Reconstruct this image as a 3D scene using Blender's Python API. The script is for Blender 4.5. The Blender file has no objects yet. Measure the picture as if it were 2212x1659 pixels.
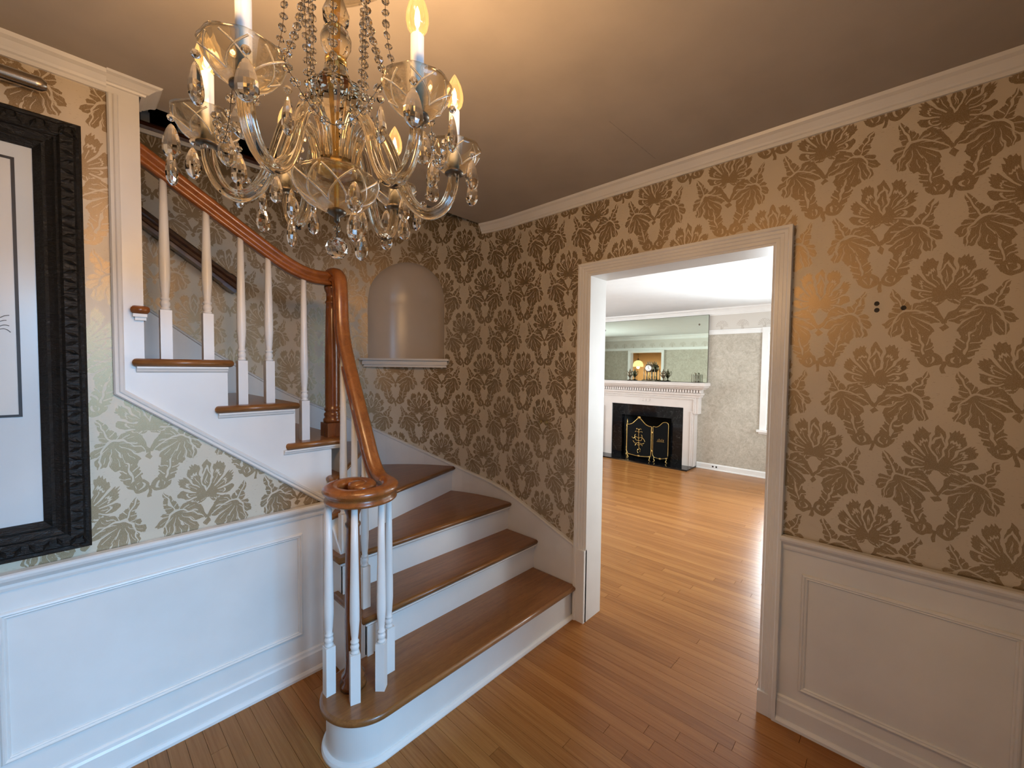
import bpy, math, random
from mathutils import Vector, Matrix

RND = random.Random(11)
SC = bpy.context.scene
COL = SC.collection
PI = math.pi

# ------------------------------------------------------------------ camera
F_PX = 896.49
CAM_R = ((0.68099186, 0.02000516, -0.73201768),
         (-0.73219809, 0.03452333, -0.68021621),
         (0.01166386, 0.99920365, 0.03815784))
cam_data = bpy.data.cameras.new('camera')
cam_data.sensor_fit = 'HORIZONTAL'
cam_data.sensor_width = 36.0
cam_data.lens = F_PX / 2212.0 * 36.0
cam_data.clip_start = 0.02
cam = bpy.data.objects.new('camera', cam_data)
COL.objects.link(cam)
cam.matrix_world = Matrix.Translation((0, 0, 1.52)) @ Matrix(CAM_R).to_4x4()
SC.camera = cam

# ------------------------------------------------------------------ world, daylight, exposure
world = bpy.data.worlds.new('overcast_sky')
SC.world = world
world.use_nodes = True
world.node_tree.nodes['Background'].inputs[0].default_value = (0.72, 0.84, 1.0, 1)
world.node_tree.nodes['Background'].inputs[1].default_value = 0.9


def area(name, loc, direction, sx, sy, power, color, spread=180):
    l = bpy.data.lights.new(name, 'AREA')
    l.shape = 'RECTANGLE'
    l.size, l.size_y = sx, sy
    l.energy = power
    l.color = color
    l.spread = math.radians(spread)
    o = bpy.data.objects.new(name, l)
    COL.objects.link(o)
    o.location = loc
    o.rotation_euler = Vector(direction).to_track_quat('-Z', 'Y').to_euler()
    return o


# open front door behind the photographer: bright sky over the street
area('daylight_front_door', (0.72, -3.2, 2.6), (-0.08, 1, -0.38), 1.8, 2.0, 355, (0.27, 0.60, 1.0))
# living room windows: front wall and beside the fireplace
area('daylight_living_front', (4.5, -0.62, 1.45), (0, 1, 0), 2.9, 1.5, 240, (0.86, 0.94, 1.0))
area('daylight_living_side', (7.02, 0.86, 1.40), (-1, 0, 0), 1.0, 1.4, 230, (0.86, 0.94, 1.0))
area('fill_living_back', (4.5, 7.15, 1.45), (0, -1, 0), 2.6, 1.5, 350, (0.9, 0.96, 1.0))  # fill light behind an added, unseen back window

SC.view_settings.view_transform = 'Standard'
SC.view_settings.look = 'None'
SC.view_settings.exposure = 0.0
SC.view_settings.gamma = 1.0
SC.view_settings.use_curve_mapping = False
SC.cycles.adaptive_threshold = 0.06
SC.cycles.adaptive_min_samples = 14
SC.cycles.max_bounces = 10
SC.cycles.diffuse_bounces = 3
SC.cycles.glossy_bounces = 4
SC.cycles.caustics_refractive = False
SC.cycles.caustics_reflective = False
SC.cycles.transparent_max_bounces = 24
SC.cycles.transmission_bounces = 12
SC.cycles.sample_clamp_indirect = 3.0
SC.cycles.sample_clamp_direct = 8.0


# ------------------------------------------------------------------ mesh helpers
def wm(o):
    if o.parent is None:
        return o.matrix_basis.copy()
    return wm(o.parent) @ o.matrix_parent_inverse @ o.matrix_basis


def parent_to(o, p):
    o.parent = p
    o.matrix_parent_inverse = wm(p).inverted()


def tag(o, label=None, cat=None, group=None, kind=None):
    if label:
        o['label'] = label
    if cat:
        o['category'] = cat
    if group:
        o['group'] = group
    if kind:
        o['kind'] = kind
    return o


def empty(name, loc, label=None, cat=None, kind=None):
    o = bpy.data.objects.new(name, None)
    o.empty_display_size = 0.05
    COL.objects.link(o)
    o.location = loc
    return tag(o, label, cat, None, kind)


class MB:
    """collects vertices and faces of ONE mesh"""

    def __init__(self):
        self.v = []
        self.f = []
        self.sm = []

    def add(self, vs, fs, smooth=False):
        b = len(self.v)
        self.v += [tuple(p) for p in vs]
        for f in fs:
            self.f.append([i + b for i in f])
            self.sm.append(smooth)
        return self

    def box(self, x0, x1, y0, y1, z0, z1):
        x0, x1 = min(x0, x1), max(x0, x1)
        y0, y1 = min(y0, y1), max(y0, y1)
        z0, z1 = min(z0, z1), max(z0, z1)
        return self.add([(x0, y0, z0), (x1, y0, z0), (x1, y1, z0), (x0, y1, z0),
                         (x0, y0, z1), (x1, y0, z1), (x1, y1, z1), (x0, y1, z1)],
                        [(0, 3, 2, 1), (4, 5, 6, 7), (0, 1, 5, 4), (1, 2, 6, 5), (2, 3, 7, 6), (3, 0, 4, 7)])

    def prism(self, poly, to3, a, b):
        """poly 2D, to3(u,v,w) -> 3D, extruded from w=a to w=b"""
        n = len(poly)
        vs = [to3(u, v, a) for u, v in poly] + [to3(u, v, b) for u, v in poly]
        fs = [list(range(n))[::-1], list(range(n, 2 * n))]
        fs += [(i, (i + 1) % n, n + (i + 1) % n, n + i) for i in range(n)]
        return self.add(vs, fs)

    def slab(self, poly, z0, z1, r=None, steps=6):
        """horizontal slab with rounded (nosed) edges; poly counter-clockwise"""
        h = (z1 - z0) / 2
        r = r or h
        zc = (z0 + z1) / 2
        rings = []
        for k in range(steps + 1):
            a = -PI / 2 + PI * k / steps
            rings.append((r * (1 - math.cos(a)), zc + h * math.sin(a)))
        n = len(poly)
        vs = []
        for ins, z in rings:
            vs += [(p[0], p[1], z) for p in offset_poly(poly, ins)]
        fs = []
        for k in range(steps):
            for i in range(n):
                j = (i + 1) % n
                fs.append((k * n + i, k * n + j, (k + 1) * n + j, (k + 1) * n + i))
        self.add(vs, fs, True)
        b = len(self.v)
        self.add([(p[0], p[1], z1) for p in offset_poly(poly, rings[-1][0])], [list(range(n))])
        self.add([(p[0], p[1], z0) for p in offset_poly(poly, rings[0][0])], [list(range(n))[::-1]])
        return self

    def lathe(self, prof, seg=20, o=(0, 0, 0), smooth=True, sx=1.0, sy=1.0, lobe=None, cap=True):
        """prof [(r,z)] about a vertical axis; lobe(angle, k)->radius factor"""
        vs = []
        for k, (r, z) in enumerate(prof):
            for i in range(seg):
                a = 2 * PI * i / seg
                q = r * (lobe(a, k) if lobe else 1)
                vs.append((o[0] + q * math.cos(a) * sx, o[1] + q * math.sin(a) * sy, o[2] + z))
        fs = []
        for k in range(len(prof) - 1):
            for i in range(seg):
                j = (i + 1) % seg
                fs.append((k * seg + i, k * seg + j, (k + 1) * seg + j, (k + 1) * seg + i))
        if cap:
            fs.append(list(range(seg))[::-1])
            m = (len(prof) - 1) * seg
            fs.append([m + i for i in range(seg)])
        return self.add(vs, fs, smooth)

    def sweep(self, prof, path, closed=False, up=None, smooth=True, twist=0.0, scale=None):
        """prof [(side,up)] carried along a 3D path; frame: side = T x Z"""
        n = len(prof)
        P = [Vector(p) for p in path]
        m = len(P)
        vs = []
        side = None
        for i in range(m):
            T = (P[min(i + 1, m - 1)] - P[max(i - 1, 0)]).normalized()
            s = T.cross(Vector(up or (0, 0, 1)))
            if s.length > 0.05:
                s.normalize()
                side = s
            s = (side if side else Vector((1, 0, 0)))
            s = (s - T * s.dot(T)).normalized()
            u = s.cross(T).normalized()
            tw = twist * i
            c, d = math.cos(tw), math.sin(tw)
            k = scale[i] if scale else 1
            for a, b in prof:
                a2, b2 = (a * c - b * d) * k, (a * d + b * c) * k
                vs.append(P[i] + s * a2 + u * b2)
        fs = []
        for i in range(m - 1):
            for j in range(n):
                k = (j + 1) % n
                fs.append((i * n + j, i * n + k, (i + 1) * n + k, (i + 1) * n + j))
        self.add(vs, fs, smooth)
        self.add(vs[:n], [list(range(n))])
        self.add(vs[-n:], [list(range(n))[::-1]])
        return self

    def tube(self, path, r, seg=8, smooth=True):
        return self.sweep([(r * math.cos(2 * PI * i / seg), r * math.sin(2 * PI * i / seg)) for i in range(seg)], path,
                          smooth=smooth)

    def mould(self, path, n, prof, closed=False, flip=1.0):
        """mitred moulding: path in a plane with normal n, prof [(a,b)] a=in-plane offset to the left, b=along n"""
        P = [Vector(p) for p in path]
        nn = Vector(n).normalized()
        m = len(P)
        k = len(prof)
        vs = []
        for i in range(m):
            if closed:
                t0 = (P[i] - P[i - 1]).normalized()
                t1 = (P[(i + 1) % m] - P[i]).normalized()
            else:
                t0 = (P[i] - P[i - 1]).normalized() if i else None
                t1 = (P[i + 1] - P[i]).normalized() if i < m - 1 else None
                t0 = t0 or t1
                t1 = t1 or t0
            l0, l1 = nn.cross(t0), nn.cross(t1)
            b = (l0 + l1).normalized()
            b = b / max(0.2, b.dot(l0))
            for a, h in prof:
                vs.append(P[i] + b * a * flip + nn * h)
        fs = []
        for i in range(m if closed else m - 1):
            j2 = (i + 1) % m
            for j in range(k):
                q = (j + 1) % k
                fs.append((i * k + j, i * k + q, j2 * k + q, j2 * k + j))
        self.add(vs, fs)
        if not closed:
            self.add(vs[:k], [list(range(k))])
            self.add(vs[-k:], [list(range(k))[::-1]])
        return self

    def mesh(self, name, uv=None):
        me = bpy.data.meshes.new(name)
        me.from_pydata(self.v, [], self.f)
        for p, s in zip(me.polygons, self.sm):
            p.use_smooth = s
        if uv:
            lay = me.uv_layers.new(name='UVMap')
            for li, lp in enumerate(me.loops):
                lay.data[li].uv = uv(me.vertices[lp.vertex_index].co)
        me.validate()
        me.update()
        return me

    def obj(self, name, mat, parent=None, uv=None, fix=True):
        me = self.mesh(name, uv)
        if fix:
            import bmesh
            bm = bmesh.new()
            bm.from_mesh(me)
            bmesh.ops.recalc_face_normals(bm, faces=bm.faces[:])
            bm.to_mesh(me)
            bm.free()
        return link(name, me, mat, parent)


def link(name, me, mat, parent=None, loc=None, rz=None):
    o = bpy.data.objects.new(name, me)
    COL.objects.link(o)
    if mat and not me.materials:
        me.materials.append(mat)
    if loc is not None:
        o.location = loc
    if rz is not None:
        o.rotation_euler = (0, 0, rz)
    if parent:
        parent_to(o, parent)
    return o


def offset_poly(poly, d):
    if abs(d) < 1e-9:
        return list(poly)
    n = len(poly)
    out = []
    for i in range(n):
        p0, p1, p2 = Vector(poly[i - 1]), Vector(poly[i]), Vector(poly[(i + 1) % n])
        t0, t1 = (p1 - p0).normalized(), (p2 - p1).normalized()
        l0, l1 = Vector((-t0.y, t0.x)), Vector((-t1.y, t1.x))
        b = (l0 + l1).normalized()
        b = b / max(0.35, b.dot(l0))
        q = p1 + b * d
        out.append((q.x, q.y))
    return out


def catmull(pts, n=8):
    P = [Vector(p) for p in pts]
    out = []
    for i in range(len(P) - 1):
        p0, p1, p2, p3 = P[max(i - 1, 0)], P[i], P[i + 1], P[min(i + 2, len(P) - 1)]
        for k in range(n):
            t = k / n
            out.append(0.5 * ((2 * p1) + (p2 - p0) * t + (2 * p0 - 5 * p1 + 4 * p2 - p3) * t * t
                              + (3 * p1 - p0 - 3 * p2 + p3) * t ** 3))
    out.append(P[-1])
    return out


def lerp_table(tab, x):
    if x <= tab[0][0]:
        return tab[0][1]
    for (a, b), (c, d) in zip(tab, tab[1:]):
        if x <= c:
            return b + (d - b) * (x - a) / (c - a)
    return tab[-1][1]


# ------------------------------------------------------------------ material helpers
class S:
    """a shader value with arithmetic"""
    nt = None

    def __init__(self, s):
        self.s = s

    @staticmethod
    def m(op, *a, clamp=False):
        n = S.nt.nodes.new('ShaderNodeMath')
        n.operation = op
        n.use_clamp = clamp
        for i, x in enumerate(a):
            if isinstance(x, S):
                S.nt.links.new(x.s, n.inputs[i])
            else:
                n.inputs[i].default_value = x
        return S(n.outputs[0])

    def __add__(a, b): return S.m('ADD', a, b)
    __radd__ = __add__
    def __sub__(a, b): return S.m('SUBTRACT', a, b)
    def __rsub__(a, b): return S.m('SUBTRACT', b, a)
    def __mul__(a, b): return S.m('MULTIPLY', a, b)
    __rmul__ = __mul__
    def __truediv__(a, b): return S.m('DIVIDE', a, b)
    def lt(a, b): return S.m('LESS_THAN', a, b)
    def gt(a, b): return S.m('GREATER_THAN', a, b)
    def abs(a): return S.m('ABSOLUTE', a)
    def wrap(a, lo, hi): return S.m('WRAP', a, hi, lo)
    def fract(a): return S.m('FRACT', a)
    def max(a, b): return S.m('MAXIMUM', a, b)
    def min(a, b): return S.m('MINIMUM', a, b)


def curve_node(x, pts):
    n = S.nt.nodes.new('ShaderNodeFloatCurve')
    c = n.mapping.curves[0]
    n.mapping.extend = 'HORIZONTAL'
    for i, (a, b) in enumerate(pts):
        if i < 2:
            c.points[i].location = (pts[0] if i == 0 else pts[-1])
            c.points[i].handle_type = 'VECTOR'
    for a, b in pts[1:-1]:
        c.points.new(a, b).handle_type = 'VECTOR'
    n.mapping.update()
    S.nt.links.new(x.s, n.inputs['Value'])
    return S(n.outputs[0])


def new_mat(name):
    m = bpy.data.materials.new(name)
    m.use_nodes = True
    nt = m.node_tree
    S.nt = nt
    return m, nt, nt.nodes['Principled BSDF']


def setp(b, **k):
    names = dict(color='Base Color', rough='Roughness', metal='Metallic', trans='Transmission Weight', ior='IOR',
                 spec='Specular IOR Level', coat='Coat Weight', crough='Coat Roughness', emit='Emission Color',
                 estr='Emission Strength', alpha='Alpha')
    for n, v in k.items():
        if n in ('color', 'emit'):
            v = (v[0], v[1], v[2], 1)
        b.inputs[names[n]].default_value = v


def noise(nt, vec, scale=5.0, detail=4.0, rough=0.5, dist=0.0):
    n = nt.nodes.new('ShaderNodeTexNoise')
    n.inputs['Scale'].default_value = scale
    n.inputs['Detail'].default_value = detail
    n.inputs['Roughness'].default_value = rough
    n.inputs['Distortion'].default_value = dist
    if vec is not None:
        nt.links.new(vec, n.inputs['Vector'])
    return n.outputs['Fac']


def mapped(nt, src, scale=(1, 1, 1), loc=(0, 0, 0), rot=(0, 0, 0)):
    n = nt.nodes.new('ShaderNodeMapping')
    n.inputs['Scale'].default_value = scale
    n.inputs['Location'].default_value = loc
    n.inputs['Rotation'].default_value = rot
    nt.links.new(src, n.inputs['Vector'])
    return n.outputs[0]


def position(nt):
    return nt.nodes.new('ShaderNodeNewGeometry').outputs['Position']


def ramp(nt, fac, stops):
    n = nt.nodes.new('ShaderNodeValToRGB')
    e = n.color_ramp.elements
    while len(e) < len(stops):
        e.new(0.5)
    for q, (p, c) in zip(e, stops):
        q.position = p
        q.color = (c[0], c[1], c[2], 1)
    nt.links.new(fac, n.inputs[0])
    return n.outputs[0]


def mixc(nt, fac, a, b, mode='MIX'):
    n = nt.nodes.new('ShaderNodeMix')
    n.data_type = 'RGBA'
    n.blend_type = mode
    for i, x in ((0, fac), (6, a), (7, b)):
        if hasattr(x, 'is_linked'):
            nt.links.new(x, n.inputs[i])
        elif isinstance(x, (int, float)):
            n.inputs[i].default_value = x
        else:
            n.inputs[i].default_value = (x[0], x[1], x[2], 1)
    return n.outputs[2]


def bump(nt, b, h, strength=0.2, dist=0.002):
    n = nt.nodes.new('ShaderNodeBump')
    n.inputs['Strength'].default_value = strength
    n.inputs['Distance'].default_value = dist
    nt.links.new(h, n.inputs['Height'])
    nt.links.new(n.outputs[0], b.inputs['Normal'])


def paint(name, color, rough=0.4, var=0.04, spec=0.4):
    m, nt, b = new_mat(name)
    setp(b, color=color, rough=rough, spec=spec)
    f = noise(nt, mapped(nt, position(nt), (3, 3, 3)), 2.0, 5)
    lo = [c * (1 - var) for c in color]
    hi = [min(1, c * (1 + var)) for c in color]
    nt.links.new(ramp(nt, f, [(0.3, lo), (0.7, hi)]), b.inputs['Base Color'])
    return m


def wood(name, dark, mid, light, stretch=(14, 14, 1.2), rough=0.3, coat=0.35, rot=(0, 0, 0)):
    m, nt, b = new_mat(name)
    setp(b, rough=rough, coat=coat, crough=0.18, spec=0.45)
    v = mapped(nt, position(nt), stretch, rot=rot)
    f = noise(nt, v, 3.0, 6, 0.62, 0.6)
    c = ramp(nt, f, [(0.25, dark), (0.5, mid), (0.78, light)])
    f2 = noise(nt, mapped(nt, position(nt), tuple(4 * s for s in stretch), rot=rot), 9.0, 3, 0.5)
    c2 = mixc(nt, 0.30, c, ramp(nt, f2, [(0.3, tuple(0.55 * x for x in dark)), (0.7, light)]))
    nt.links.new(c2, b.inputs['Base Color'])
    return m


M = {}
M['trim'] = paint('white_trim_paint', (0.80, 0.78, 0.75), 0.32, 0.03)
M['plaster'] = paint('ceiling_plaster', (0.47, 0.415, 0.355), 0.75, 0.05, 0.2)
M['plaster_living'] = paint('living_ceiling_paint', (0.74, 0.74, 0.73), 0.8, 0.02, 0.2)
M['painted_darkness'] = paint('upper_hall_painted_darkness', (0.06, 0.045, 0.035), 0.9, 0.1, 0.1)  # near-black colour stands in for the lack of light upstairs
M['niche'] = paint('niche_gloss_paint', (0.66, 0.57, 0.47), 0.27, 0.03, 0.5)
M['rail'] = wood('orange_brown_rail_wood', (0.15, 0.042, 0.010), (0.29, 0.088, 0.020), (0.42, 0.15, 0.035), (9, 9, 9), 0.28, 0.5)
M['tread'] = wood('brown_tread_oak', (0.16, 0.058, 0.016), (0.26, 0.102, 0.028), (0.37, 0.155, 0.045), (1.0, 14, 14), 0.34, 0.3)
M['post'] = wood('newel_wood_shadow_toned', (0.10, 0.030, 0.009), (0.20, 0.060, 0.015), (0.30, 0.105, 0.026), (16, 16, 1.5), 0.26, 0.5)  # tone lowered to carry the shadow around the starting newel
M['oldrail'] = wood('dark_walnut_wall_rail', (0.045, 0.016, 0.007), (0.085, 0.030, 0.012), (0.14, 0.055, 0.022), (2, 12, 12), 0.3, 0.4)
M['darktrim'] = wood('dark_landing_trim', (0.05, 0.014, 0.006), (0.09, 0.026, 0.010), (0.13, 0.04, 0.016), (2, 12, 12), 0.35, 0.3)
M['louver'] = wood('warm_louver_wood', (0.55, 0.27, 0.09), (0.66, 0.34, 0.12), (0.74, 0.40, 0.16), (12, 12, 1.5), 0.45, 0.2)


def damask(name, u0, v0):
    """damask print: palmettes, acanthus clusters and leaf pairs on a half-drop repeat, bronze ink on pale ground"""
    m, nt, b = new_mat(name)
    uv = nt.nodes.new('ShaderNodeUVMap')
    uv.uv_map = 'UVMap'
    sep = nt.nodes.new('ShaderNodeSeparateXYZ')
    nt.links.new(uv.outputs[0], sep.inputs[0])
    w, H = 0.357, 0.605 / 0.357
    # gentle hand-drawn wobble
    wob = S(noise(nt, uv.outputs[0], 38.0, 0)) - 0.5
    x = (S(sep.outputs[0]) - u0) / w + wob * 0.05
    y = (S(sep.outputs[1]) - v0) / w + wob * 0.04

    def polar(dx, dy):
        r = S.m('SQRT', dx * dx + dy * dy)
        return r

    def motif(X, Y):
        # --- palmette (X >= 0 is half of it)
        dy = Y.wrap(-H / 2, H / 2)
        dyp = dy + 0.10
        r = polar(X, dyp)
        t = S.m('ARCTAN2', X, dyp) / PI
        ts = t + (r - 0.2) * 0.22
        nl = 6.0
        base = [(0, .44), (.06, .39), (.14, .375), (.25, .34), (.36, .30), (.48, .265), (.60, .225), (.72, .18), (.85, .11), (1, .05)]
        pts = []
        for i in range(71):
            q = i / 70
            lob = abs(math.sin(PI * (nl * q + 0.5))) ** 0.55
            serr = 0.05 * math.sin(2 * PI * q * 34)
            pts.append((q, lerp_table(base, q) * (0.70 + 0.30 * lob + serr)))
        R = curve_node(ts, pts)
        inside = r.lt(R)
        ph = (ts * nl + 0.5).fract()
        vein = (ph - 0.5).abs().gt(0.405) * r.gt(0.10)
        rim = (r / R - 0.70).abs().lt(0.035) * (ph - 0.5).abs().lt(0.30)
        # almond eye
        e = (X * 3.0).max(0.0) + (dyp - 0.17).abs() * 1.25
        eye = (e - 0.17).abs().lt(0.022)
        mid1 = (ph - 0.5).abs().lt(0.035) * r.gt(0.11) * (r / R).lt(0.62)
        pal = inside * (1 - vein.max(rim).max(eye).max(mid1))
        # V stem below
        vs = (X - (dy + 0.40) * 0.55).abs().lt(0.020) * (dy + 0.29).abs().lt(0.11)
        bud = (X + (dy + 0.44).abs() * 0.8).lt(0.035)
        out = pal.max(vs).max(bud)
        # --- pair of upright leaves
        ax, ay = X - 0.155, (Y + 0.36 * H).wrap(-H / 2, H / 2)
        ca, sa = math.cos(0.22), math.sin(0.22)
        a = ay * ca + ax * sa
        bb = (ax * ca - ay * sa)
        ab = bb.abs()
        r2 = polar(a, ab * 1.0)
        t2 = S.m('ARCTAN2', ab, a) / PI
        pts = []
        for i in range(61):
            q = i / 60
            th = q * PI
            rr = 1 / math.sqrt((math.cos(th) / 0.20) ** 2 + (math.sin(th) / 0.080) ** 2)
            pts.append((q, rr * (0.86 + 0.20 * abs(math.sin(q * PI * 7)))))
        R2 = curve_node(t2, pts)
        v2 = ((a * 14.0 - ab * 9.0).fract() - 0.5).abs().gt(0.42) * ab.gt(0.02)
        mid = ab.lt(0.009)
        out = out.max(r2.lt(R2) * (1 - v2.max(mid)))
        # --- scrolls under the leaves
        sx, sy = X - 0.085, (Y + 0.447 * H).wrap(-H / 2, H / 2)
        r3 = polar(sx, sy)
        scr = (r3 - 0.056).abs().lt(0.020).max(r3.lt(0.018))
        stem = X.lt(0.016) * ((Y + 0.485 * H).wrap(-H / 2, H / 2)).abs().lt(0.06)
        out = out.max(scr).max(stem)
        # --- acanthus cluster
        cx, cy = X - 0.215, (Y + 0.665 * H).wrap(-H / 2, H / 2)
        ca, sa = math.cos(-0.42), math.sin(-0.42)
        a = cy * ca + cx * sa
        bb = cx * ca - cy * sa
        r4 = polar(a, bb)
        t4 = S.m('ARCTAN2', bb, a) / (2 * PI) + 0.5
        env = [(0.0, .30), (0.06, .295), (0.13, .265), (0.20, .225), (0.28, .165), (0.36, .110), (0.42, .120), (0.47, .22), (0.50, .30), (0.53, .22), (0.58, .12), (0.64, .110), (0.72, .175), (0.80, .24), (0.87, .275), (0.94, .30), (1.0, .30)]
        pts = []
        for i in range(121):
            q = i / 120
            pts.append((q, lerp_table(env, q) * (0.68 + 0.30 * abs(math.sin(PI * q * 11)) ** 0.55 + 0.03 * math.sin(2 * PI * q * 40))))
        R4 = curve_node(t4, pts)
        ab4 = bb.abs()
        low = a.lt(0.03)
        v4 = ((a * 15.0 - ab4 * 10.0).fract() - 0.5).abs().gt(0.43) * ab4.gt(0.016) * (1 - low)
        v6 = ((t4 * 11.0).fract() - 0.5).abs().gt(0.44) * low * r4.gt(0.05)
        q4 = (a - 0.03 + bb * bb * 6.0).abs().lt(0.012)
        v7 = ((t4 * 22.0 + 0.25).fract() - 0.5).abs().gt(0.455) * low * (r4 / R4 - 0.70).abs().lt(0.16)
        v5 = (ab4.lt(0.007) * (1 - low)).max(v6).max(v7)
        out = out.max(r4.lt(R4) * (1 - v4.max(q4).max(v5)))
        return out

    x1 = x.wrap(-0.5, 0.5).abs()
    mask = motif(x1, y).max(motif(0.5 - x1, y + H / 2))
    # worn, slubbed print
    fl = noise(nt, mapped(nt, uv.outputs[0], (60, 420, 1)), 1.0, 1, 0.6)
    big = noise(nt, uv.outputs[0], 3.2, 1)
    wear = S(fl).gt(0.70) * S(big).gt(0.42)
    fine = noise(nt, mapped(nt, uv.outputs[0], (500, 900, 1)), 1.0, 0)
    ink = mask * (1 - S(fine).gt(0.66) * 0.6)
    ink = ink.max(wear * 0.55) 
    ground = mixc(nt, S(big).s, (0.60, 0.51, 0.385), (0.70, 0.605, 0.47))
    inkc = mixc(nt, fine, (0.29, 0.20, 0.105), (0.41, 0.295, 0.17))
    nt.links.new(mixc(nt, ink.s, ground, inkc), b.inputs['Base Color'])
    nt.links.new((ink * 0.45 + 0.12).s, b.inputs['Metallic'])
    nt.links.new((0.50 - ink * 0.10).s, b.inputs['Roughness'])
    setp(b, spec=0.45)
    return m


M['paper_right'] = damask('damask_wallpaper_stairwell', 0.243, 1.836)
M['paper_left'] = damask('damask_wallpaper_picture_wall', 0.393, 1.022)


def living_paper():
    m, nt, b = new_mat('mottled_beige_wallpaper')
    p = position(nt)
    f = noise(nt, p, 9.0, 6, 0.7, 1.6)
    f2 = noise(nt, p, 34.0, 4, 0.6, 1.2)
    c = ramp(nt, f, [(0.35, (0.36, 0.315, 0.25)), (0.55, (0.48, 0.43, 0.35)), (0.75, (0.60, 0.55, 0.47))])
    nt.links.new(mixc(nt, 0.35, c, ramp(nt, f2, [(0.35, (0.36, 0.31, 0.25)), (0.65, (0.58, 0.53, 0.45))])), b.inputs['Base Color'])
    setp(b, rough=0.65, spec=0.25)
    return m


M['living_paper'] = living_paper()


def frieze_paper():
    m, nt, b = new_mat('wheat_sheaf_frieze_paper')
    p = position(nt)
    sep = nt.nodes.new('ShaderNodeSeparateXYZ')
    nt.links.new(p, sep.inputs[0])
    yy = S(sep.outputs[1]).wrap(-0.14, 0.14)
    zz = S(sep.outputs[2]) - 2.185
    r = S.m('SQRT', yy * yy + zz * zz)
    t = S.m('ARCTAN2', yy, zz)
    fan = r.lt(0.085) * (((t * 3.2).fract() - 0.5).abs().gt(0.2)) * zz.gt(-0.01)
    stalk = (yy.abs() + (zz + 0.03).abs() * 0.25).lt(0.022)
    st = noise(nt, p, 60.0, 3)
    k = fan.max(stalk) * S(st).gt(0.42)
    nt.links.new(mixc(nt, k.s, (0.62, 0.57, 0.51), (0.50, 0.44, 0.38)), b.inputs['Base Color'])
    setp(b, rough=0.6, spec=0.25)
    return m


M['frieze'] = frieze_paper()


def floor_mat(name, src):
    m, nt, b = new_mat(name)
    if src == 'object':
        rnd = nt.nodes.new('ShaderNodeObjectInfo').outputs['Random']
    else:
        a = nt.nodes.new('ShaderNodeAttribute')
        a.attribute_name = 'tone'
        rnd = a.outputs['Fac']
    p = position(nt)
    base = ramp(nt, rnd, [(0.0, (0.24, 0.086, 0.021)), (0.35, (0.285, 0.108, 0.027)), (0.7, (0.325, 0.129, 0.034)), (1.0, (0.385, 0.165, 0.046))])
    add = nt.nodes.new('ShaderNodeVectorMath')
    add.operation = 'ADD'
    cmb = nt.nodes.new('ShaderNodeCombineXYZ')
    nt.links.new((S(rnd) * 37.0).s, cmb.inputs[2])
    nt.links.new(p, add.inputs[0])
    nt.links.new(cmb.outputs[0], add.inputs[1])
    g = noise(nt, mapped(nt, add.outputs[0], (90, 2.4, 1)), 1.0, 5, 0.65, 0.5)
    c = mixc(nt, 0.42, base, ramp(nt, g, [(0.3, (0.19, 0.064, 0.016)), (0.7, (0.46, 0.205, 0.060))]))
    nt.links.new(c, b.inputs['Base Color'])
    setp(b, spec=0.24, rough=0.25)
    return m


M['board'] = floor_mat('oak_strip_board', 'object')
M['board_mass'] = floor_mat('oak_strip_board_mass', 'attr')


def simple(name, color, rough=0.5, metal=0.0, var=0.15, scale=30.0, **k):
    m, nt, b = new_mat(name)
    setp(b, color=color, rough=rough, metal=metal, **k)
    f = noise(nt, position(nt), scale, 4)
    nt.links.new(ramp(nt, f, [(0.3, [c * (1 - var) for c in color]), (0.7, [min(1, c * (1 + var)) for c in color])]), b.inputs['Base Color'])
    return m


M['brass'] = simple('antique_brass', (0.62, 0.42, 0.15), 0.25, 1.0)
M['gilt'] = simple('gilded_metal', (0.70, 0.47, 0.16), 0.32, 1.0)
M['darkmetal'] = simple('dark_bronze_metal', (0.16, 0.13, 0.10), 0.35, 0.9)
M['nickel'] = simple('brushed_nickel', (0.42, 0.36, 0.29), 0.24, 1.0, 0.08)
M['candle'] = simple('white_candle_sleeve', (0.74, 0.76, 0.79), 0.4, 0.0, 0.03, spec=0.4)
M['subfloor'] = simple('dark_board_gap', (0.05, 0.022, 0.010), 0.9)
M['paper_mat'] = simple('pale_picture_mat', (0.62, 0.66, 0.68), 0.25, 0.0, 0.03, 4.0, coat=0.6, crough=0.06)
M['paper_art'] = simple('cream_art_paper', (0.66, 0.65, 0.62), 0.3, 0.0, 0.02, 4.0, coat=0.6, crough=0.06)
M['ink'] = simple('grey_ink_line', (0.16, 0.155, 0.15), 0.6)
M['inkline'] = simple('black_fillet', (0.030, 0.026, 0.024), 0.5)
M['soot'] = simple('firebox_soot', (0.012, 0.011, 0.010), 0.9)
M['mesh_black'] = simple('black_screen_mesh', (0.005, 0.005, 0.005), 0.8, spec=0.08)
M['urn'] = simple('dark_bronze_urn', (0.15, 0.12, 0.075), 0.35, 0.8)
M['enamel'] = simple('white_enamel', (0.85, 0.83, 0.78), 0.3, 0.0, 0.03)
M['plastic'] = simple('white_outlet_plastic', (0.78, 0.78, 0.78), 0.35, 0.0, 0.02)
M['hole'] = simple('dark_screw_hole', (0.05, 0.04, 0.03), 0.8)
M['button'] = simple('amber_switch_button', (0.36, 0.30, 0.15), 0.3, 0.3)
M['crack'] = simple('plaster_crack', (0.40, 0.35, 0.31), 0.9)


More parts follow.
